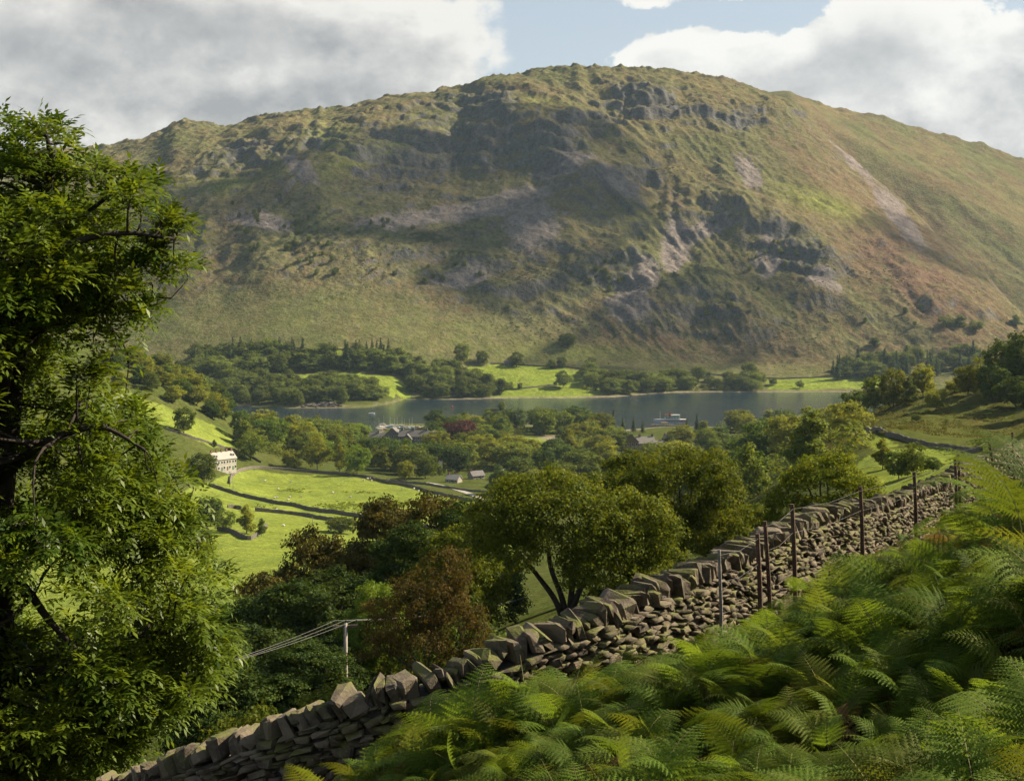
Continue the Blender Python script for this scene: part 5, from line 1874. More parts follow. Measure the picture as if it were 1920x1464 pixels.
# ------------------------------------------------------------------ fence posts and wire along the wall
M['post'] = plain('weathered_post', (.075, .048, .034), .9, .4, 14.0, .7)
M['post_grey'] = plain('grey_post', (.16, .15, .135), .9, .3, 14.0, .7)
M['wire'] = plain('galvanised_wire', (.10, .095, .09), .7, .1, 3.0, 0, .2, .0)
POSTS = [(1352, 1030, 1160, 1348, .05, 'grey', 'thin grey fence post leaning on the wall face'),
         (1425, 1000, 1100, 1420, .075, 'dark', 'dark fence post beside a longer leaning post at the wall'),
         (1443, 1080, 977, 1434, .07, 'dark', 'long dark fence post leaning beside another post at the wall'),
         (1490, 1045, 945, 1485, .075, 'dark', 'dark fence post standing alone before the bend of the wall'),
         (1616, 962, 912, 1613, .08, 'dark', 'dark fence post in front of the low stretch of wall, near the airy tree'),
         (1716, 915, 885, 1714, .085, 'dark', 'short fence post where the wall dips behind the bracken'),
         (1793, 922, 861, 1791, .085, 'dark', 'thick fence post of the pair at the wall end'),
         (1800, 915, 842, 1796, .08, 'dark', 'taller slim fence post of the pair at the wall end'),
         (1866, 870, 821, 1854, .09, 'dark', 'fence post leaning left on the upper wall'),
         (1901, 850, 810, 1898, .08, 'dark', 'last fence post on the upper wall under the bracken fronds')]
tops = []
for px0, ya, yb, px1, th, mt, lb in POSTS:
    y0, y1 = max(ya, yb), min(ya, yb)
    best = None
    for sv in np.arange(8, LEN - 1, .12):
        pw, azw, _ = wall_at(sv)
        cx_, cy_ = pw[0] + math.sin(azw) * .46, pw[1] - math.cos(azw) * .46
        e_ = abs(cx_ / cy_ * F + CX - px0)
        if best is None or e_ < best[0]:
            best = (e_, cy_)
    D = best[1]
    x0, z0 = (px0 - CX) / F * D, (HZ - y0) / F * D
    zg = float(H(x0, D)[0])
    x1, z1 = (px1 - CX) / F * D, (HZ - y1) / F * D
    zb = min(z0, zg) - .1
    bx_ = x0 + (x0 - x1) / (z1 - z0) * (z0 - zb) * .3
    mb = MB()
    r = th * .42
    pts = [np.array((0, 0, 0)), np.array(((x1 - bx_) * .52 + .01, 0, (z1 - zb) * .5)), np.array((x1 - bx_, 0, z1 - zb))]
    mb.tube(pts, [r * 1.05, r, r * .9], 7)
    o = mb.build('fence_post', M['post' if mt == 'dark' else 'post_grey'], loc=(bx_, D, zb))
    tag(o, lb, 'post', 'fence posts along the wall')
    tops.append(Vector((x1, D, z1)))
tops.sort(key=lambda q: q.y)
for drop, lb in ((.06, 'upper strand of thin fence wire running from post to post above the wall'), (.38, 'lower strand of thin fence wire running from post to post along the wall')):
    mb = MB()
    for a, b in zip(tops[:-1], tops[1:]):
        if (b - a).length < .5:
            continue
        a2, b2 = a - Vector((0, .05, drop)), b - Vector((0, .05, drop))
        m_ = (a2 + b2) / 2 - Vector((0, 0, .05))
        mb.tube([a2, m_, b2], .0022, 4, False)
    tag(mb.build('fence_wire', M['wire']), lb, 'wire')

# ------------------------------------------------------------------ bracken on the slope
M['fern'] = leaf_mat('bracken_green', (.042, .088, .012), (.120, .175, .026), .44, .10, .55, .4, (.10, .115, .020))
M['fern_dry'] = leaf_mat('bracken_dry', (.10, .060, .020), (.20, .12, .042), .3, .2, .6, .3)
M['stalk'] = plain('bracken_stalk', (.17, .15, .05), .7, .3, 5.0)


def frond(seed, L=1.25, bend=1.25, stip=.36, pairs=15, lm=.30):
    rng = np.random.default_rng(seed)
    n = 40
    ss = np.linspace(0, 1, n)
    th = rng.uniform(.05, .3) + bend * 1.25 * sstep(stip * .6, stip + .42, ss) + .55 * np.clip((ss - .7) / .3, 0, 1) ** 1.5
    tw = np.cumsum(rng.normal(size=n) * .012)
    step = L / (n - 1)
    pts = [np.zeros(3)]
    for i in range(1, n):
        d = np.array([math.sin(th[i]), math.sin(tw[i]) * .3, math.cos(th[i])])
        pts.append(pts[-1] + d / np.linalg.norm(d) * step)
    pts = np.array(pts)

    def P(s):
        return np.array([np.interp(s, ss, pts[:, k]) for k in range(3)])
    V, T = [], []
    for i in range(pairs):
        t = (i + .3) / pairs
        s = stip + (1 - stip) * t ** .92
        c = P(s)
        tan = P(min(1, s + .03)) - P(s - .03)
        tan /= np.linalg.norm(tan)
        for sg in (-1, 1):
            lat = np.array([0, sg, 0.0])
            pl = lm * L * (1 - t) ** .95 * min(1, .72 + t * 2.5) * rng.uniform(.88, 1.08) + .02
            fwd = .22 + .5 * t
            d = lat + tan * fwd
            d /= np.linalg.norm(d)
            nrm = np.cross(tan, lat) * sg
            nrm /= np.linalg.norm(nrm)
            if nrm[2] < 0:
                nrm = -nrm
            m = max(4, int(pl / .024))
            sag = rng.uniform(.10, .28)
            for j in range(m):
                q = (j + .5) / m
                r0 = c + d * pl * q - nrm * sag * pl * q * q
                dd = d - nrm * 2 * sag * q
                pn = .30 * pl * (1 - q) ** .8 * min(1, .6 + q * 3) + .006
                pn = min(pn, .085)
                wd = pl / m * 1.0
                cr = np.cross(nrm, dd)
                cr /= np.linalg.norm(cr)
                for s2 in (-1, 1):
                    e = cr * s2 + dd * .55 - nrm * rng.uniform(-.05, .30)
                    e /= np.linalg.norm(e)
                    V += [r0 - dd * wd * .5, r0 + e * pn * .55 + dd * wd * .25, r0 + e * pn + dd * wd * .2, r0 + dd * wd * .5]
                    T.append(np.clip(.45 + rng.normal() * .16 + .25 * t, 0, 1))
    V = np.array(V)
    Fq = np.arange(len(V)).reshape(-1, 4)
    # rachis as thin three-sided stalk
    k = len(V)
    ring = []
    for i in range(0, n, 3):
        r = .0055 * (1 - .8 * ss[i])
        for a in range(3):
            ring.append(pts[i] + np.array([math.cos(a * 2.09) * r, math.sin(a * 2.09) * r, 0]))
    nr = len(ring) // 3
    rf = []
    for i in range(nr - 1):
        for a in range(3):
            b = (a + 1) % 3
            rf.append((k + i * 3 + a, k + i * 3 + b, k + i * 3 + 3 + b, k + i * 3 + 3 + a))
    V = np.vstack([V, np.array(ring)])
    Fq = np.vstack([Fq, np.array(rf)])
    T = np.concatenate([T, np.full(len(rf), .9)])
    me = mesh_np('bracken_frond', V, Fq)
    set_attr(me, 'tint', 'FLOAT', 'FACE', T)
    me.polygons.foreach_set('material_index', np.array([0] * (len(Fq) - len(rf)) + [1] * len(rf), np.int32))
    return me


fern_col = bpy.data.collections.new('bracken_fronds')
specs = [(1.25, 1.0, .44, 15), (1.15, 1.2, .48, 14), (1.35, .85, .46, 16), (1.0, 1.15, .42, 13), (1.2, 1.1, .5, 14), (1.3, .75, .4, 16), (1.1, .95, .46, 13), (.95, 1.25, .44, 12)]
for i, (L, b, st, pr) in enumerate(specs):
    me = frond(400 + i, L, b, st, pr)
    me.materials.append(M['fern_dry' if i >= 7 else 'fern'])
    me.materials.append(M['stalk'])
    fern_col.objects.link(bpy.data.objects.new('f%02d' % i, me))
mb = MB()
for q in range(3):
    a_ = q * 2.1
    mb.tube([(0, 0, 0), (.08 * math.cos(a_), .08 * math.sin(a_), .45), (.26 * math.cos(a_), .26 * math.sin(a_), .85 + .1 * q), (.42 * math.cos(a_), .42 * math.sin(a_), 1.0 + .15 * q)], [.005, .004, .003, .0015], 4, False)
me = mb.mesh('dry_stalk')
me.materials.append(M['stalk'])
fern_col.objects.link(bpy.data.objects.new('f08', me))
NF = len(specs)


def instancer(name, P, rot, scl, idx, coll, label, cat):
    me = bpy.data.meshes.new(name)
    me.vertices.add(len(P))
    me.vertices.foreach_set('co', np.asarray(P, np.float32).ravel())
    a = me.attributes.new('rot', 'FLOAT_VECTOR', 'POINT')
    a.data.foreach_set('vector', np.asarray(rot, np.float32).ravel())
    a = me.attributes.new('scl', 'FLOAT', 'POINT')
    a.data.foreach_set('value', np.asarray(scl, np.float32))
    a = me.attributes.new('pick', 'INT', 'POINT')
    a.data.foreach_set('value', np.asarray(idx, np.int32))
    o = link(name, me)
    g = bpy.data.node_groups.new(name, 'GeometryNodeTree')
    g.interface.new_socket('Geometry', in_out='INPUT', socket_type='NodeSocketGeometry')
    g.interface.new_socket('Geometry', in_out='OUTPUT', socket_type='NodeSocketGeometry')
    gi, go = g.nodes.new('NodeGroupInput'), g.nodes.new('NodeGroupOutput')
    iop = g.nodes.new('GeometryNodeInstanceOnPoints')
    ci = g.nodes.new('GeometryNodeCollectionInfo')
    ci.inputs['Collection'].default_value = coll
    ci.inputs['Separate Children'].default_value = True
    ci.inputs['Reset Children'].default_value = True

    def attr(nm, typ):
        n = g.nodes.new('GeometryNodeInputNamedAttribute')
        n.data_type = typ
        n.inputs['Name'].default_value = nm
        return [o_ for o_ in n.outputs if o_.enabled and o_.name == 'Attribute'][0]
    e2r = g.nodes.new('FunctionNodeEulerToRotation')
    g.links.new(attr('rot', 'FLOAT_VECTOR'), e2r.inputs[0])
    g.links.new(gi.outputs[0], iop.inputs['Points'])
    g.links.new(ci.outputs[0], iop.inputs['Instance'])
    iop.inputs['Pick Instance'].default_value = True
    g.links.new(attr('pick', 'INT'), iop.inputs['Instance Index'])
    g.links.new(e2r.outputs[0], iop.inputs['Rotation'])
    g.links.new(attr('scl', 'FLOAT'), iop.inputs['Scale'])
    g.links.new(iop.outputs[0], go.inputs[0])
    md = o.modifiers.new('spread', 'NODES')
    md.node_group = g
    tag(o, label, cat, kind='stuff')
    return o


rng = np.random.default_rng(66)


def fern_points(n, y0, y1, half, marg):
    y = np.sqrt(rng.uniform(y0 ** 2, y1 ** 2, n))
    x = rng.uniform(-half, half, n) * y
    wd = np.interp(x, WP[:, 0], WP[:, 1])
    # distance to the wall line
    d = np.min(np.hypot(x[:, None] - path[None, ::4, 0], y[:, None] - path[None, ::4, 1]), axis=1)
    ok = (y < wd) & (d > marg)
    return np.column_stack([x[ok], y[ok]]), d[ok]


A1, dA = fern_points(12000, 1.2, 13.5, .46, .42)
A2, dB = fern_points(9500, 13.5, 50, .46, .42)
XY = np.vstack([A1, A2])
dw = np.concatenate([dA, dB])
# patchy: fewer where the slope is bare
dens = fbm(XY[:, 0] / 1.6, XY[:, 1] / 1.6, 3)
ok = dens > -.42 + rng.normal(size=len(XY)) * .1
XY, dw, dens = XY[ok], dw[ok], dens[ok]
z = H(XY[:, 0], XY[:, 1])
n = len(XY)
heading = rng.uniform(0, 6.28, n)                 
tall = .72 + .50 * np.clip(fbm(XY[:, 0] / 2.3 + 9, XY[:, 1] / 2.3, 2) * 1.4, -1, 1)
scl = tall * rng.uniform(.42, .80, n) * np.interp(dw, [.4, 2.2], [.64, 1.0]) * np.interp(XY[:, 1], [16, 34], [1.0, .62]) * (1 + .04 * sstep(.16, .3, XY[:, 0] / XY[:, 1]))
rot = np.column_stack([rng.normal(size=n) * .34, rng.normal(size=n) * .34, heading])
pk = rng.integers(0, 7, n)
dry = rng.random(n) < np.clip(.13 + fbm(XY[:, 0] / 1.3 + 40, XY[:, 1] / 1.3, 2) * .5, .03, .5)
pk[dry] = 7
stk = (rng.random(n) < .035) & (XY[:, 1] > 5.5)
pk[stk] = 8
scl[stk] *= .8
for px, D, sc_, hd in [(1893, 12.0, 1.25, 2.6), (1915, 11.0, 1.2, 3.4), (1935, 12.6, 1.3, 2.2), (1875, 13.0, 1.2, 3.0)]:
    p_ = at(px, D)
    XY = np.vstack([XY, p_[:2]])
    z = np.append(z, p_[2])
    rot = np.vstack([rot, (0, -.15, hd)])
    scl = np.append(scl, sc_)
    pk = np.append(pk, int(D * 10) % 3)
instancer('bracken', np.column_stack([XY, z - .03]), rot, scl, pk, fern_col, 'thick green bracken with some brown fronds covering the slope above the wall', 'bracken')
print('bracken', n)
# golden bracken and tufts just beyond the wall
n = 900
s_ = rng.uniform(0, LEN, n)
q = np.array([wall_at(v)[0] for v in s_])
az = np.array([wall_at(v)[1] for v in s_])
off = rng.uniform(.7, 9, n)
XY = np.column_stack([q[:, 0] - np.sin(az) * off, q[:, 1] + np.cos(az) * off])
ok = (fbm(XY[:, 0] / 2.5, XY[:, 1] / 2.5, 2) > -.05)
XY = XY[ok]
n = len(XY)
instancer('bracken_below_wall', np.column_stack([XY, H(XY[:, 0], XY[:, 1]) - .03]), np.column_stack([rng.normal(size=n) * .14, rng.normal(size=n) * .16, rng.uniform(0, 6.28, n)]), rng.uniform(.55, .95, n), np.where(rng.random(n) < .35, 7, rng.integers(0, 7, n)), fern_col, 'bracken and weeds growing along the far side of the wall', 'bracken')

# ------------------------------------------------------------------ village, boats, walls, sheep
M['slate'] = plain('slate_roof', (.135, .125, .12), .75, .25, 1.2)
M['slate_light'] = plain('pale_slate', (.30, .28, .25), .7, .2, 1.2)
M['white_wall'] = plain('white_render', (.44, .41, .35), .85, .15, .6)
M['tan_wall'] = plain('tan_render', (.30, .27, .22), .9, .2, .6)
M['grey_stone'] = plain('grey_stone', (.15, .14, .135), .9, .3, .8)
M['red_stone'] = plain('reddish_stone', (.20, .135, .105), .9, .3, .8)
M['brick'] = plain('chimney_brick', (.20, .12, .08), .9, .3, 2.0)
M['pane'] = plain('window_pane', (.03, .035, .04), .15, .1, 1.0, 0, .6)
M['frame'] = plain('white_paint', (.75, .75, .72), .6, .08, 1.0)
M['farwall'] = plain('field_wall_stone', (.13, .115, .095), .95, .4, .9, .8)
M['wool'] = plain('wool', (.55, .52, .45), .95, .15, 4.0)
M['sail_mast'] = plain('mast', (.7, .7, .68), .4, .1, 1.0)
M['hull_white'] = plain('boat_white', (.75, .74, .7), .4, .1, 1.0)
M['hull_blue'] = plain('boat_blue', (.08, .22, .45), .5, .1, 1.0)
M['hull_red'] = plain('boat_red', (.42, .05, .03), .5, .1, 1.0)
M['hull_tan'] = plain('boat_tan', (.45, .36, .24), .6, .1, 1.0)
M['hull_green'] = plain('boat_green', (.05, .16, .09), .5, .1, 1.0)
M['timber'] = plain('jetty_timber', (.14, .105, .075), .9, .3, 2.0)
M['wood_pole'] = plain('pole_wood', (.26, .235, .195), .85, .25, 6.0, .3)
M['road'] = plain('lane', (.28, .26, .22), .95, .15, .5)
M['islerock'] = plain('shore_rock', (.105, .092, .078), .95, .4, .6, .9)


def gable_roof(mb, x0, x1, y0, y1, z, h, over=.4, th=.25, axis='x'):
    """pitched roof as two slabs"""
    if axis == 'x':
        ym = (y0 + y1) / 2
        k = h / ((y1 - y0) / 2)
        zo = z - over * k
        A = [(x0 - over, y0 - over, zo), (x1 + over, y0 - over, zo), (x1 + over, ym, z + h), (x0 - over, ym, z + h), (x0 - over, y1 + over, zo), (x1 + over, y1 + over, zo)]
    else:
        xm = (x0 + x1) / 2
        k = h / ((x1 - x0) / 2)
        zo = z - over * k
        A = [(x0 - over, y1 + over, zo), (x0 - over, y0 - over, zo), (xm, y0 - over, z + h), (xm, y1 + over, z + h), (x1 + over, y1 + over, zo), (x1 + over, y0 - over, zo)]
    B = [(a, b, c + th) for a, b, c in A]
    mb.add(A + B, [(0, 3, 2, 1), (3, 4, 5, 2), (6, 7, 8, 9), (9, 8, 11, 10), (0, 1, 7, 6), (4, 10, 11, 5), (1, 2, 8, 7), (2, 5, 11, 8), (0, 6, 9, 3), (3, 9, 10, 4)])


def gable_walls(mb, x0, x1, y0, y1, z0, z1, h, axis='x'):
    mb.box(x0, x1, y0, y1, z0, z1)
    if axis == 'x':
        ym = (y0 + y1) / 2
        for x, d in ((x0, .3), (x1, -.3)):
            mb.add([(x, y0, z1), (x, y1, z1), (x, ym, z1 + h), (x + d, y0, z1), (x + d, y1, z1), (x + d, ym, z1 + h)], [(0, 1, 2), (3, 5, 4), (0, 2, 5, 3), (1, 4, 5, 2), (0, 3, 4, 1)])
    else:
        xm = (x0 + x1) / 2
        for y, d in ((y0, .3), (y1, -.3)):
            mb.add([(x0, y, z1), (x1, y, z1), (xm, y, z1 + h), (x0, y + d, z1), (x1, y + d, z1), (xm, y + d, z1 + h)], [(0, 2, 1), (3, 4, 5), (0, 3, 5, 2), (1, 2, 5, 4), (0, 1, 4, 3)])


def window(parent, x, y, z, w, h, side='front', name='window'):
    """frame with a pane and a sill; faces -y (front) or -x (left)"""
    mb = MB()
    if side == 'front':
        mb.box(x - w / 2 - .1, x + w / 2 + .1, y - .06, y + .02, z - .1, z + h + .1)
        pn = (x - w / 2, x + w / 2, y - .1, y - .03, z, z + h)
        sl_ = (x - w / 2 - .2, x + w / 2 + .2, y - .2, y - .005, z - .22, z - .11)
    else:
        mb.box(x - .06, x + .02, y - w / 2 - .1, y + w / 2 + .1, z - .1, z + h + .1)
        pn = (x - .1, x - .03, y - w / 2, y + w / 2, z, z + h)
        sl_ = (x - .2, x - .005, y - w / 2 - .2, y + w / 2 + .2, z - .22, z - .11)
    o = mb.build(name, M['frame'], parent)
    m2 = MB()
    m2.box(*pn)
    m2.build('pane', M['pane'], o)
    m3 = MB()
    m3.box(*sl_)
    m3.build('sill', M['frame'], o)
    return o


def chimney(parent, x, y, z0, z1, w=.9, d=.7, mat='brick', pots=2):
    mb = MB()
    mb.box(x - w / 2, x + w / 2, y - d / 2, y + d / 2, z0, z1)
    mb.box(x - w / 2 - .08, x + w / 2 + .08, y - d / 2 - .08, y + d / 2 + .08, z1 + .003, z1 + .18)
    for i in range(pots):
        px = x + (i - (pots - 1) / 2) * .4
        mb.tube([(px, y, z1 + .15), (px, y, z1 + .65)], [.14, .11], 6)
    return mb.build('chimney', M[mat], parent)


def part(parent, name, mat, *boxes):
    mb = MB()
    for b in boxes:
        mb.box(*b)
    return mb.build(name, M[mat], parent)


# white terrace on the hillside
P = ray(415, 881, 300)
k = P[1] / F
ter = empty('cottage_terrace', P, math.radians(52))
tag(ter, 'white terrace of cottages with a row of brick chimneys above the sheep field', 'house')
L, Dp, hw, hr = 16.5, 7.5, 6.8, 3.6
mb = MB()
gable_walls(mb, -L / 2, L / 2, -Dp / 2, Dp / 2, -2, hw, hr)
mb.build('wall', M['white_wall'], ter)
mb = MB()
gable_roof(mb, -L / 2, L / 2, -Dp / 2, Dp / 2, hw, hr)
rf = mb.build('roof', M['slate_light'], ter)
for i in range(5):
    chimney(rf, -L / 2 + .6 + i * (L - 1.2) / 4, 0, hw + hr - .8, hw + hr + 1.4)
for i in range(4):
    x = -L / 2 + 2.1 + i * 4.25
    for dx in (-.95, .95):
        window(ter, x + dx, -Dp / 2, 4.2, 1.0, 1.4)
    window(ter, x + .9, -Dp / 2, 1.0, 1.1, 1.4)
    dm = MB()
    dm.box(x - 1.4, x - .45, -Dp / 2 - .08, -Dp / 2 + .02, 0, 2.1)
    dr = dm.build('door', M['hull_green' if i % 2 else 'timber'], ter)
for x in (-6.2, 6.6):
    dmr = part(rf, 'dormer', 'white_wall', (x - 1.1, x + 1.1, -2.9, -.6, hw + 1.0, hw + 2.6))
    window(ter, x, -2.9, hw + 1.3, 1.3, 1.0, name='dormer_window')
window(ter, -L / 2, 0.3, 4.2, 1.0, 1.3, 'left')
window(ter, -L / 2, 0.3, 1.0, 1.0, 1.3, 'left')


def simple_house(px, py, w_px, name, label, wallm, roofm, ang, depth=.6, hw=.34, hr=.28, chim=1, cat='house', nwin=3, floors=1, group=None, d0=300.0):
    P = ray(px, py, d0)
    k = P[1] / F
    L = w_px * k
    Dp, h, r = L * depth, L * hw, L * hr
    e = empty(name, P, math.radians(ang))
    tag(e, label, cat, group)
    mb = MB()
    gable_walls(mb, -L / 2, L / 2, -Dp / 2, Dp / 2, -1.5, h, r)
    mb.build('wall', M[wallm], e)
    mb = MB()
    gable_roof(mb, -L / 2, L / 2, -Dp / 2, Dp / 2, h, r)
    rf = mb.build('roof', M[roofm], e)
    for i in range(chim):
        chimney(rf, (-L / 2 + .7) if i == 0 else L / 2 - .7, 0, h + r - .7, h + r + 1.1)
    for f in range(floors):
        for i in range(nwin):
            x = -L / 2 + L * (i + .5) / nwin
            window(e, x, -Dp / 2, (h / floors) * (f + .3), min(1.2, L / nwin * .4), h / floors * .45)
    part(e, 'door', 'timber', (-.45 + L * .12, .45 + L * .12, -Dp / 2 - .07, -Dp / 2 + .02, 0, min(2.1, h * .8)))
    return e


simple_house(851, 904, 26, 'bungalow', 'grey roofed bungalow nearest the sheep field corner', 'tan_wall', 'slate_light', -28, .7, .25, .28, 1)
simple_house(893, 897, 26, 'bungalow', 'brown roofed bungalow beside the lane trees', 'tan_wall', 'slate', 32, .7, .25, .3, 1)
simple_house(950, 892, 24, 'bungalow', 'bungalow whose roof shows above the many-stemmed oak', 'tan_wall', 'slate_light', 15, .65, .25, .28, 1)
simple_house(912, 864, 20, 'bungalow', 'bungalow half hidden by trees below the purple beech', 'tan_wall', 'slate_light', -20, .65, .27, .3, 1)
simple_house(985, 861, 22, 'bungalow', 'low pale bungalow below the small bright meadow', 'tan_wall', 'slate_light', 10, .6, .25, .25, 1)
simple_house(644, 842, 10, 'cottage', 'small white cottage gable among the trees by the lake', 'white_wall', 'slate', 60, .8, .5, .4, 1, nwin=2)
simple_house(953, 685, 13, 'field_barn', 'stone barn at the head of the far meadow under the fell', 'grey_stone', 'slate', 12, .6, .42, .35, 0, 'barn', 1, d0=1700)
simple_house(1178, 703, 7, 'cottage', 'tiny white cottage in the far shore wood, first of two', 'white_wall', 'slate', 0, .7, .5, .35, 1, nwin=2, d0=1700)
simple_house(1210, 702, 9, 'cottage', 'tiny white cottage in the far shore wood beside a smaller one', 'white_wall', 'slate', 0, .7, .45, .35, 1, nwin=2, d0=1700)
simple_house(1337, 823, 13, 'boathouse', 'brown hut at the little lakeside lawn', 'timber', 'slate', 10, .6, .4, .35, 0, 'hut', 1)
simple_house(1255, 830, 20, 'lakeside_house', 'low roof beside the reddish lodge', 'red_stone', 'slate', -15, .6, .4, .35, 1, nwin=3)

for px, py, w, an, lb in [(836, 880, 24, -15, 'grey roofed house among trees below the white pavilion'), (785, 884, 22, 25, 'slate roofed house in the trees below the hotel'), (1100, 866, 26, 8, 'slate roofed house below the lake edge conifers'), (1282, 860, 26, -20, 'slate roofed house between the lodge and the lakeside hut'), (1320, 870, 22, 18, 'small slate roofed house beyond the dark round oak')]:
    simple_house(px, py, w, 'village_house', lb, 'tan_wall', 'slate_light', an, .65, .36, .34, 2, nwin=4)

# grey hotel by the marina
P = ray(752, 842, 300)
k = P[1] / F
ho = empty('hotel', P, math.radians(-8))
tag(ho, 'long grey stone hotel with slate roofs between the wood and the marina', 'hotel')


def block(e, x0, x1, y0, y1, h, r, axis='x', wm='grey_stone', rm='slate', nw=0, fl=3, ch=()):
    mb = MB()
    gable_walls(mb, x0, x1, y0, y1, -2, h, r, axis)
    mb.build('wall', M[wm], e)
    mb = MB()
    gable_roof(mb, x0, x1, y0, y1, h, r, .5, .25, axis)
    rf = mb.build('roof', M[rm], e)
    for cx in ch:
        chimney(rf, cx, (y0 + y1) / 2, h + r - 1, h + r + 1.8, 1.4, 1.0, wm, 3)
    for f in range(fl):
        for i in range(nw):
            window(e, x0 + (x1 - x0) * (i + .5) / nw, y0, h / fl * (f + .28), 1.1, h / fl * .5)
    return rf


block(ho, -2, 21, 0, 11, 10, 4.2, 'x', nw=8, ch=(0, 9, 19))
block(ho, -13, -2.02, 3, 13, 11, 5, 'y', nw=3, ch=())
block(ho, -27, -13.02, 5, 13, 8, 3.4, 'x', nw=5, ch=(-20,))
block(ho, 21.02, 28, -2, 12, 9.5, 4.4, 'y', nw=2)
block(ho, 2, 9, -4, -.02, 8.4, 3.6, 'y', nw=2)

# white pavilion
P = ray(822, 838, 300)
pv_ = empty('pavilion', P, math.radians(10))
tag(pv_, 'white pavilion with a low pyramid roof between hotel and purple beech', 'pavilion')
part(pv_, 'wall', 'white_wall', (-4.5, 4.5, -4.5, 4.5, -1, 3.2))
mb = MB()
mb.add([(-5.3, -5.3, 3.21), (5.3, -5.3, 3.21), (5.3, 5.3, 3.21), (-5.3, 5.3, 3.21), (-1.2, -1.2, 5.4), (1.2, -1.2, 5.4), (1.2, 1.2, 5.4), (-1.2, 1.2, 5.4)], [(0, 3, 2, 1), (0, 1, 5, 4), (1, 2, 6, 5), (2, 3, 7, 6), (3, 0, 4, 7), (4, 5, 6, 7)])
rf = mb.build('roof', M['frame'], pv_)
part(rf, 'lantern', 'white_wall', (-1.0, 1.0, -1.0, 1.0, 5.41, 6.4))
mb = MB()
mb.add([(-1.4, -1.4, 6.41), (1.4, -1.4, 6.41), (1.4, 1.4, 6.41), (-1.4, 1.4, 6.41), (0, 0, 7.3)], [(0, 3, 2, 1), (0, 1, 4), (1, 2, 4), (2, 3, 4), (3, 0, 4)])
mb.build('lantern_roof', M['frame'], rf)
for i in range(3):
    window(pv_, -3 + 3 * i, -4.5, .6, 1.8, 1.8)

# reddish lodge with a great gable
P = ray(1188, 846, 300)
lo = empty('lodge', P, math.radians(16))
tag(lo, 'reddish stone lodge with a steep gable near the steamer pier', 'house')
block(lo, -11, 2, -5, 7, 7.5, 6.5, 'y', 'red_stone', 'slate', 4, 2, ())
block(lo, 2.02, 17, -1, 8, 6.0, 4.2, 'x', 'red_stone', 'slate', 5, 2, (6, 16))
block(lo, 17.02, 26, 1, 8, 4.0, 3.0, 'x', 'red_stone', 'slate', 3, 1, (25,))
part(lo, 'string_course', 'white_wall', (-11.1, 2.1, -5.12, -5.01, 3.6, 3.85))

# lane by the bungalows
lane = polyw([(800, 905), (840, 914), (875, 924), (905, 935), (930, 936)], 300)
c = catmull(np.array(lane), 8)
Vv, Ff = [], []
for i, q in enumerate(c):
    tg = c[min(i + 1, len(c) - 1)] - c[max(i - 1, 0)]
    tg /= np.linalg.norm(tg)
    for sg in (-1, 1):
        x, y = q[0] - tg[1] * 2.2 * sg, q[1] + tg[0] * 2.2 * sg
        Vv.append((x, y, float(H(x, y)[0]) + .25))
Ff = [(i * 2, i * 2 + 1, i * 2 + 3, i * 2 + 2) for i in range(len(c) - 1)]
mb = MB()
mb.add(Vv, Ff)
tag(mb.build('lane', M['road']), kind='structure')


# field walls
def field_wall(pts, label, h=1.5, th=.75, d0=150.0, seed=0, group='stone walls of the fields'):
    W = np.array(polyw(pts, d0))
    c = catmull(W, 9)
    # resample evenly
    a = np.concatenate([[0], np.cumsum(np.linalg.norm(np.diff(c, axis=0), axis=1))])
    n = max(4, int(a[-1] / 1.6))
    s_ = np.linspace(0, a[-1], n)
    c = np.column_stack([np.interp(s_, a, c[:, 0]), np.interp(s_, a, c[:, 1])])
    z = H(c[:, 0], c[:, 1])
    o0 = np.array([c[0][0], c[0][1], z[0]])
    rng = np.random.default_rng(seed)
    V, Fc = [], []
    for i in range(n):
        tg = c[min(i + 1, n - 1)] - c[max(i - 1, 0)]
        tg /= np.linalg.norm(tg) + 1e-9
        nx, ny = -tg[1], tg[0]
        hh_ = h * rng.uniform(.86, 1.1)
        for w, zz in ((-th / 2, -.6), (-th * .36, hh_ * .85), (-th * .2, hh_), (th * .2, hh_ * rng.uniform(.92, 1.03)), (th * .36, hh_ * .85), (th / 2, -.6)):
            V.append((c[i][0] + nx * w - o0[0] + rng.normal() * .04, c[i][1] + ny * w - o0[1], z[i] + zz - o0[2]))
    for i in range(n - 1):
        for j in range(5):
            a_, b_ = i * 6 + j, (i + 1) * 6 + j
            Fc.append((a_, b_, b_ + 1, a_ + 1))
    Fc.append(tuple(range(6)))
    Fc.append(tuple((n - 1) * 6 + j for j in range(5, -1, -1)))
    mb = MB()
    mb.add(V, Fc)
    o = mb.build('field_wall', M['farwall'], loc=tuple(o0))
    tag(o, label, 'wall', group)


field_wall([(431, 908), (436, 892), (455, 882), (490, 878), (560, 884), (640, 890), (700, 899), (760, 911), (810, 925), (885, 940)], 'stone wall curving round the top of the sheep field below the tall trees', 1.7, seed=1)
field_wall([(392, 911), (450, 930), (520, 945), (590, 958), (660, 968), (730, 976), (780, 986), (836, 998)], 'long dark stone wall along the bottom of the sheep field', 2.0, .9, seed=2)
field_wall([(427, 952), (440, 953), (453, 956)], 'short stub of stone wall beside the field trees', 1.8, seed=3)
field_wall([(478, 958), (560, 966), (640, 978), (695, 991)], 'second dark stone wall parallel below the long one', 1.8, .9, seed=4)
field_wall([(408, 994), (440, 1001), (470, 1012), (500, 988)], 'stone wall with a sharp corner by the pale upright tree', 1.8, seed=5)
field_wall([(300, 803), (350, 818), (400, 834), (455, 850), (490, 868)], 'stone wall dropping down the left hill behind the white cottages', 1.5, seed=6)
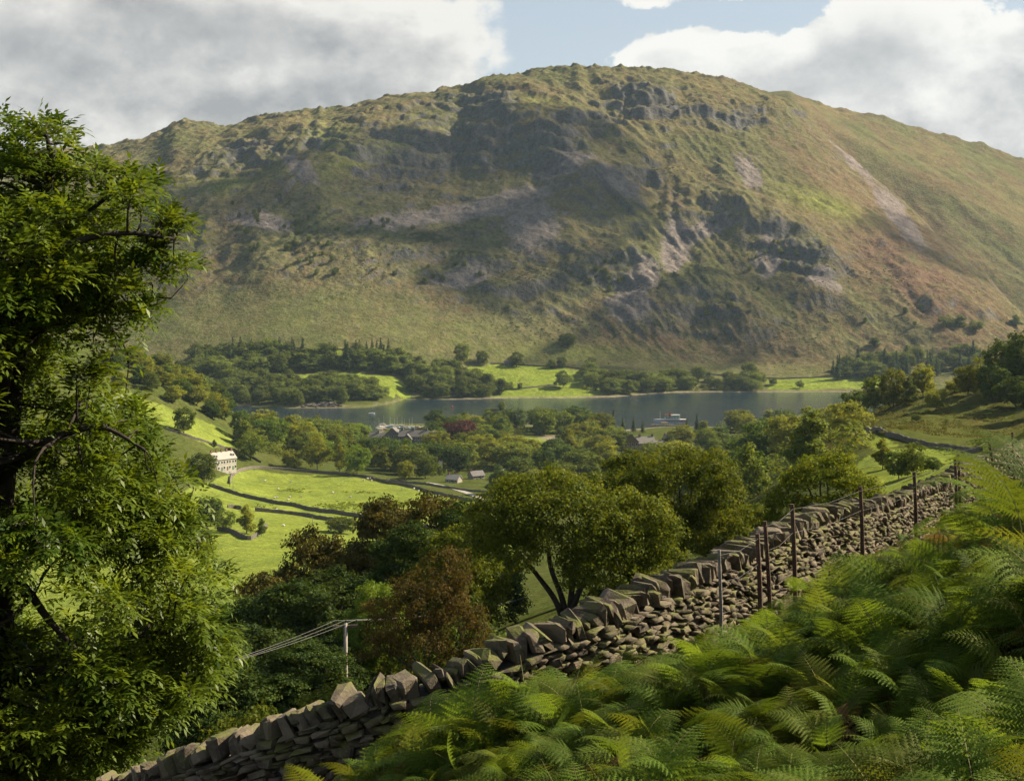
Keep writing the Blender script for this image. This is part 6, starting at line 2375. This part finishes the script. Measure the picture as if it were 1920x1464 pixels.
field_wall([(1625, 808), (1660, 815), (1700, 828), (1740, 838), (1800, 846), (1840, 848)], 'stone wall between the right spur and the bright meadow', 1.3, seed=7)
field_wall([(930, 731), (980, 729), (1045, 722)], 'stone wall across the far meadow by the lake', 1.6, d0=1700, seed=8)
field_wall([(920, 682), (960, 684), (1010, 687), (1060, 689), (1105, 694)], 'stone wall along the top of the far meadow under the fell', 1.6, d0=1700, seed=9)
field_wall([(565, 657), (640, 656), (700, 656), (745, 657)], 'stone wall above the thin strip of meadow by the left wood', 1.6, d0=1700, seed=10)
field_wall([(1250, 697), (1330, 702), (1430, 710), (1540, 708), (1640, 703)], 'stone wall along the foot of the rusty slope', 1.5, d0=1700, seed=11)
field_wall([(700, 900), (760, 905), (830, 914), (880, 921), (930, 925)], 'low wall beside the lane to the bungalows', 1.3, seed=12)


# rushes in the sheep field
Vs, T = [], []
rng = np.random.default_rng(81)
cent = []
for px, py, rx, ry, n in [(630, 950, 30, 5, 60), (680, 945, 60, 4, 70), (740, 946, 70, 2, 70), (800, 942, 60, 2, 50), (690, 957, 40, 6, 40), (550, 920, 30, 3, 30), (680, 923, 25, 2, 12), (480, 950, 40, 6, 14)]:
    for _ in range(n):
        cent.append((px + rng.normal() * rx * .6, py + rng.normal() * ry * .6))
W = np.array(polyw(cent, 300))
z = H(W[:, 0], W[:, 1])
m = 14
B = np.column_stack([W, z])
C = (B[:, None] + rng.normal(size=(len(B), m, 3)) * np.array([.6, .6, .12]) + np.array([0, 0, .28])).reshape(-1, 3)
N = unit(rng.normal(size=C.shape) * np.array([1, 1, .3]))
V, Fq = leaf_quads(C, N, rng.uniform(.5, .9, len(C)), rng.uniform(.25, .5, len(C)), rng)
me = mesh_np('rushes', V, Fq)
set_attr(me, 'tint', 'FLOAT', 'FACE', rng.random(len(Fq)))
tag(link('rushes', me, M['wood']), 'dark tufts of rushes in lines across the sheep field', 'rushes', kind='stuff')


# sheep
def sheep_mesh():
    bm = bmesh.new()
    bmesh.ops.create_icosphere(bm, subdivisions=2, radius=1.0)
    for v in bm.verts:
        x, y, z_ = v.co
        w = 1 - .12 * max(0, x)
        v.co = Vector((x * .62, y * .34 * w, .62 + z_ * .33 * w + (.04 if z_ > 0 else 0)))
    def lump(c, r):
        g = bmesh.ops.create_icosphere(bm, subdivisions=1, radius=1.0)
        for v in g['verts']:
            v.co = Vector(c) + Vector((v.co.x * r[0], v.co.y * r[1], v.co.z * r[2]))
    lump((.62, 0, .78), (.2, .15, .2))
    lump((.80, 0, .80), (.17, .10, .12))
    for sx in (-.36, .36):
        for sy in (-.15, .15):
            g = bmesh.ops.create_cone(bm, segments=6, radius1=.05, radius2=.075, depth=.5, cap_ends=True)
            for v in g['verts']:
                v.co += Vector((sx, sy, .22))
    me = bpy.data.meshes.new('sheep')
    bm.to_mesh(me)
    bm.free()
    me.materials.append(M['wool'])
    me.polygons.foreach_set('use_smooth', np.ones(len(me.polygons), bool))
    return me


SM = sheep_mesh()
for i, (zx, zy) in enumerate([(433, 158), (1115, 155), (1143, 143), (1160, 141), (1170, 156), (1195, 148), (1290, 152), (1380, 213), (1463, 213), (1495, 230), (1600, 275), (1637, 263), (497, 278), (514, 275), (602, 272), (684, 268), (1022, 270), (1277, 287), (1510, 408), (1535, 415), (510, 360), (966, 382), (1100, 392), (560, 470), (525, 215), (610, 165), (1565, 313), (590, 290), (1215, 372), (900, 240)]):
    P = ray(380 + zx * .2708, 860 + zy * .2708, 300)
    o = link('sheep', SM, None, None, P, (0, 0, random.uniform(0, 6.28)), (1.15,) * 3)
    tag(o, 'pale sheep grazing in the bright walled field', 'sheep', 'sheep in the walled field')

# lake islet with a tree and bushes
Pi = on_lake(936, 772)
bm = bmesh.new()
bmesh.ops.create_icosphere(bm, subdivisions=4, radius=1.0)
for v in bm.verts:
    n_ = float(fbm(np.array([v.co.x * 2 + 5]), np.array([v.co.y * 2 + v.co.z]), 4)[0])
    v.co = Vector((v.co.x * 14 * (1 + n_ * .35), v.co.y * 6 * (1 + n_ * .3), v.co.z * 2.0 * (1 + n_ * .8) - .4))
me = bpy.data.meshes.new('islet')
bm.to_mesh(me)
bm.free()
o = link('islet', me, M['islerock'], None, Pi)
tag(o, kind='structure')
plant(FARP[0], 'broadleaf_tree', Pi + np.array([3, 0, .8]), 9.0, 7.5, M['farwood'], 'single tree on the tiny islet in the lake')
for i, (dx, h, w) in enumerate([(-11, 3.6, 6), (-7, 3.0, 5), (-3, 2.6, 5), (8, 2.6, 6), (11.5, 2.2, 4), (-13, 2.8, 4)]):
    e = plant(BUSHP[i % 2], 'bush', Pi + np.array([dx, -.5, .6]), h, w, M['wood'], 'low bush on the tiny islet in the lake', 'bush', 'bushes on the islet')
# rocks at the promontory
for i in range(16):
    px = random.uniform(558, 650)
    Pq = on_lake(px, 764.5 + random.uniform(-2, 1) - (px - 600) * .02)
    o = link('boulder', ROCKS[i % len(ROCKS)].copy(), None, None, Pq + np.array([0, 0, .3]), (random.random(), random.random(), random.random() * 6), tuple(random.uniform(2.2, 5.5) * q for q in (1.3, 1, .7)))
    o.data.materials.clear()
    o.data.materials.append(M['islerock'])
    tag(o, 'grey boulder at the waterline of the wooded promontory', 'boulder', 'boulders at the promontory')
# larger outcrop
for i, (px, sx, sz) in enumerate([(590, 11, 6), (612, 13, 7.5), (575, 8, 4)]):
    bm = bmesh.new()
    bmesh.ops.create_icosphere(bm, subdivisions=4, radius=1.0)
    for v in bm.verts:
        n_ = float(fbm(np.array([v.co.x * 2.3 + 11 * i]), np.array([v.co.y * 2.1 + v.co.z * 1.7]), 4)[0])
        v.co = Vector((v.co.x * sx * (1 + n_ * .4), v.co.y * 6 * (1 + n_ * .4), v.co.z * sz * (1 + n_ * .5) * .7))
    me = bpy.data.meshes.new('rock_outcrop')
    bm.to_mesh(me)
    bm.free()
    o = link('rock_outcrop', me, M['islerock'], None, on_lake(px, 763.5))
    tag(o, ['pale rock outcrop where the wooded promontory meets the water', 'highest rock outcrop of the wooded promontory', 'smallest rock outcrop of the wooded promontory'][i], 'rock')


# boats
def hull_mesh(L, B, H_, name):
    """open pointed hull, bow at +x, waterline at z=0"""
    mb = MB()
    n = 9
    ring = []
    for i in range(n):
        t = i / (n - 1)
        x = -L / 2 + L * t
        w = B / 2 * (1 - max(0, (t - .35) / .65) ** 2.2) * (.8 + .2 * min(1, t * 4))
        sheer = H_ * (1 + .35 * t * t)
        ring.append([(x, -w, sheer), (x, -w * .8, .05), (x, 0, -H_ * .35), (x, w * .8, .05), (x, w, sheer)])
    V = [p for r in ring for p in r]
    Fc = []
    for i in range(n - 1):
        for j in range(4):
            Fc.append((i * 5 + j, (i + 1) * 5 + j, (i + 1) * 5 + j + 1, i * 5 + j + 1))
        Fc.append((i * 5 + 4, (i + 1) * 5 + 4, (i + 1) * 5, i * 5))
    Fc.append((4, 3, 2, 1, 0))
    mb.add(V, Fc)
    return mb.mesh(name)


HB = hull_mesh(6.5, 2.1, .8, 'hull')
mb = MB()
mb.box(-.6, 1.6, -.6, .6, .75, 1.35)
CAB = mb.mesh('cabin')
mb = MB()
mb.tube([(.9, 0, .5), (.9, 0, 9.5)], [.09, .05], 6)
mb.tube([(.9, 0, 1.9), (-2.4, 0, 1.8)], .06, 6)
MAST = mb.mesh('mast')
cols = ['hull_white', 'hull_white', 'hull_tan', 'hull_blue', 'hull_white', 'hull_red', 'hull_white', 'hull_green']
words = {'hull_white': 'white', 'hull_tan': 'tan', 'hull_blue': 'blue', 'hull_red': 'red', 'hull_green': 'green'}
for i, (px, py, mast, ci) in enumerate([(712, 801, 1, 0), (718, 797, 1, 0), (728, 802, 0, 3), (733, 799, 1, 0), (738, 804, 1, 2), (743, 800, 1, 0), (748, 803, 0, 0), (752, 799, 1, 0), (757, 803, 1, 3), (762, 801, 0, 5), (766, 804, 1, 0), (771, 801, 1, 0), (776, 804, 0, 3), (781, 801, 0, 2), (786, 804, 0, 5), (724, 806, 0, 2), (792, 802, 0, 0), (745, 808, 0, 0), (756, 807, 0, 7)]):
    P = ray(px, py, 1200)
    P[2] = max(P[2], LAKE_Z) + .25
    mt = ['hull_white', 'hull_white', 'hull_tan', 'hull_blue', 'hull_white', 'hull_red', 'hull_white', 'hull_green'][ci]
    e = empty('sailing_boat' if mast else 'dinghy', P, random.uniform(-.6, .6) + (3.14 if i % 3 == 0 else 0), .9)
    w = words[mt]
    tag(e, ('%s sailing boat with bare mast in the marina by the hotel' if mast else '%s dinghy without mast drawn up at the marina') % w, 'boat', 'boats at the marina')
    h = link('hull', HB, None, e)
    if not h.data.materials:
        h.data.materials.append(None)
    h.material_slots[0].link = 'OBJECT'
    h.material_slots[0].material = M[mt]
    link('cabin', CAB, M['hull_white'], e)
    if mast:
        link('mast', MAST, M['sail_mast'], e)
P = on_lake(697, 776)
e = empty('motor_boat', P, .2, 1.0)
tag(e, 'small white motor boat alone on the open lake', 'boat')
h = link('hull', HB, None, e)
h.material_slots[0].link = 'OBJECT'
h.material_slots[0].material = M['hull_white']
link('cabin', CAB, M['hull_white'], e)
# stony spit under the boats
mbv, mbf = [], []
sp = np.array([on_lake(a, b)[:2] for a, b in [(698, 801), (712, 797), (735, 795), (765, 796), (800, 798), (808, 806), (790, 811), (750, 809), (720, 806), (704, 804)]])
cc = sp.mean(0)
mb = MB()
V = [(cc[0], cc[1], LAKE_Z + 1.0)] + [(p[0], p[1], LAKE_Z - .3) for p in sp] + [tuple(cc + (p - cc) * .7) + (LAKE_Z + .55,) for p in sp]
n = len(sp)
mb.add(V, [(0, 1 + n + i, 1 + n + (i + 1) % n) for i in range(n)] + [(1 + i, 1 + (i + 1) % n, 1 + n + (i + 1) % n, 1 + n + i) for i in range(n)])
mgr = plain('gravel', GRAVEL, .95, .25, 1.0, .4)
tag(mb.build('gravel_spit', mgr), kind='structure')
# buoys
for px, py, mt, lb in [(972, 773, 'hull_red', 'pink-red mooring buoy beside the tiny islet'), (848, 763, 'hull_red', 'orange-red mooring buoy off the wooded point')]:
    mb = MB()
    mb.tube([(0, 0, -.3), (0, 0, .3), (0, 0, .9), (0, 0, 1.25), (0, 0, 1.9)], [.5, .85, .8, .3, .12], 10)
    tag(mb.build('buoy', M[mt], loc=tuple(on_lake(px, py)), smooth=True), lb, 'buoy')

# the lake steamer
P = on_lake(1256, 789)
k = P[1] / F
st = empty('lake_steamer', P, math.radians(186), 1.0)
tag(st, 'white and red lake steamer with funnel leaving the pier', 'steamer')
Ls = 62 * k
link('hull', hull_mesh(Ls, 5.6, 1.5, 'steamer_hull'), M['hull_white'], st)
part(st, 'rubbing_strake', 'hull_red', (-Ls * .46, Ls * .12, -2.83, 2.83, .75, .95))
part(st, 'main_cabin', 'hull_white', (-Ls * .30, Ls * .16, -1.9, 1.9, 1.6, 3.7))
part(st, 'upper_deck', 'hull_green', (-Ls * .33, Ls * .18, -2.1, 2.1, 3.71, 3.9))
w_ = part(st, 'wheelhouse', 'hull_tan', (Ls * .07, Ls * .14, -1.2, 1.2, 3.91, 6.0))
part(w_, 'wheelhouse_roof', 'hull_red', (Ls * .06, Ls * .15, -1.4, 1.4, 6.01, 6.2))
mb = MB()
mb.tube([(0, 0, 3.9), (-.3, 0, 7.2)], [.75, .68], 12)
fn = mb.build('funnel', M['hull_red'], st)
mb = MB()
mb.tube([(-.3, 0, 7.21), (-.34, 0, 7.8)], [.7, .68], 12)
mb.build('funnel_top', M['pane'], fn)
part(st, 'awning', 'frame', (-Ls * .30, -Ls * .05, -1.9, 1.9, 5.6, 5.75))
for x in (-.29, -.2, -.12, -.06):
    for sg in (-1, 1):
        mb = MB()
        mb.tube([(Ls * x, sg * 1.8, 3.9), (Ls * x, sg * 1.8, 5.6)], .06, 5)
        mb.build('awning_post', M['frame'], st)
mb = MB()
mb.tube([(Ls * .3, 0, 1.8), (Ls * .3, 0, 9)], [.1, .06], 6)
mb.build('mast', M['sail_mast'], st)
for i in range(9):
    part(st, 'cabin_window', 'pane', (-Ls * .28 + i * Ls * .047, -Ls * .28 + i * Ls * .047 + .9, -1.96, -1.88, 2.3, 3.2))
    part(st, 'cabin_window', 'pane', (-Ls * .28 + i * Ls * .047, -Ls * .28 + i * Ls * .047 + .9, 1.88, 1.96, 2.3, 3.2))
# pier
Pp = on_lake(1246, 800)
pr_ = empty('pier', Pp, math.radians(-4))
tag(pr_, 'timber pier below the lake steamer', 'pier')
part(pr_, 'deck', 'timber', (-12, 9, -2, 2, 1.4, 1.75))
part(pr_, 'railing', 'hull_tan', (-12, 9, -1.95, -1.87, 2.5, 2.6), (-12, 9, -1.95, -1.87, 2.1, 2.17))
part(pr_, 'shelter', 'hull_tan', (-3, 3, .2, 1.9, 1.76, 4.0))
for i in range(7):
    for sg in (-1, 1):
        mb = MB()
        mb.tube([(-11.5 + i * 3.3, sg * 1.7, -3), (-11.5 + i * 3.3, sg * 1.7, 2.65)], .16, 6)
        mb.build('pile', M['timber'], pr_)

# ------------------------------------------------------------------ electricity poles and lines
def el_pole(px, py_top, D, name, label, r=.13, arm=1.0, group=None, h_min=7.0):
    g_ = at(px, D)
    zt = (HZ - py_top) / F * D
    h = max(zt - g_[2], 3.0)
    e = empty(name, g_, math.radians(12))
    tag(e, label, 'pole', group)
    mb = MB()
    mb.tube([(0, 0, -.5), (0, 0, h * .5), (0, 0, h)], [r * 1.25, r * 1.08, r * .9], 9)
    mb.build('shaft', M['wood_pole'], e, True)
    a = part(e, 'crossarm', 'timber', (-arm, arm, -.06, .06, h - .28, h - .12))
    for x in (-arm * .88, 0, arm * .88):
        mb = MB()
        mb.tube([(x, 0, h - .13), (x, 0, h + .02), (x, 0, h + .07), (x, 0, h + .2)], [.025, .03, .06, .045], 7)
        mb.build('insulator', M['pane'], a)
    return g_, h, e


g0, h0, e0 = el_pole(648, 1168, 100, 'electricity_pole', 'grey wooden electricity pole rising behind the wall beside the fresh green tree', .125, .75)
ends_l, ends_r = at(200, 72), at(985, 150)
for i, x in enumerate((-.66, 0, .66)):
    ca, sa = math.cos(math.radians(12)), math.sin(math.radians(12))
    top = Vector((g0[0] + x * ca, g0[1] + x * sa, g0[2] + h0 + .2))
    mb = MB()
    l_end = Vector((ends_l[0] + x, ends_l[1] + 2 * x, (HZ - 1298) / F * 72))
    r_end = Vector((ends_r[0] + x, ends_r[1] + x * 2, (HZ - 1120) / F * 150))
    for a, b, sag in ((l_end, top, .35), (top, r_end, .5)):
        pts = [a.lerp(b, t) - Vector((0, 0, sag * 4 * t * (1 - t))) for t in np.linspace(0, 1, 14)]
        mb.tube(pts, .009, 4, False)
    tag(mb.build('power_line', plain('power_wire', (.17, .165, .155), .7, .05)), 'thin pale power line strung over the grey wooden pole', 'power line', 'power lines at the wooden pole')
for px, pyt, pyb, lb in [(586, 968, 985, 'thin electricity pole in the lower field behind the brown beeches'), (851, 960, 984, 'thin electricity pole with crossarm at the end of the sheep field'), (431, 884, 912, 'thin pole beside its twin at the corner of the sheep field wall'), (437, 890, 918, 'taller-footed pole of the twin poles at the sheep field wall')]:
    P = ray(px, pyb, 300)
    el_pole(px, pyt, P[1], 'electricity_pole', lb, .13, .7)
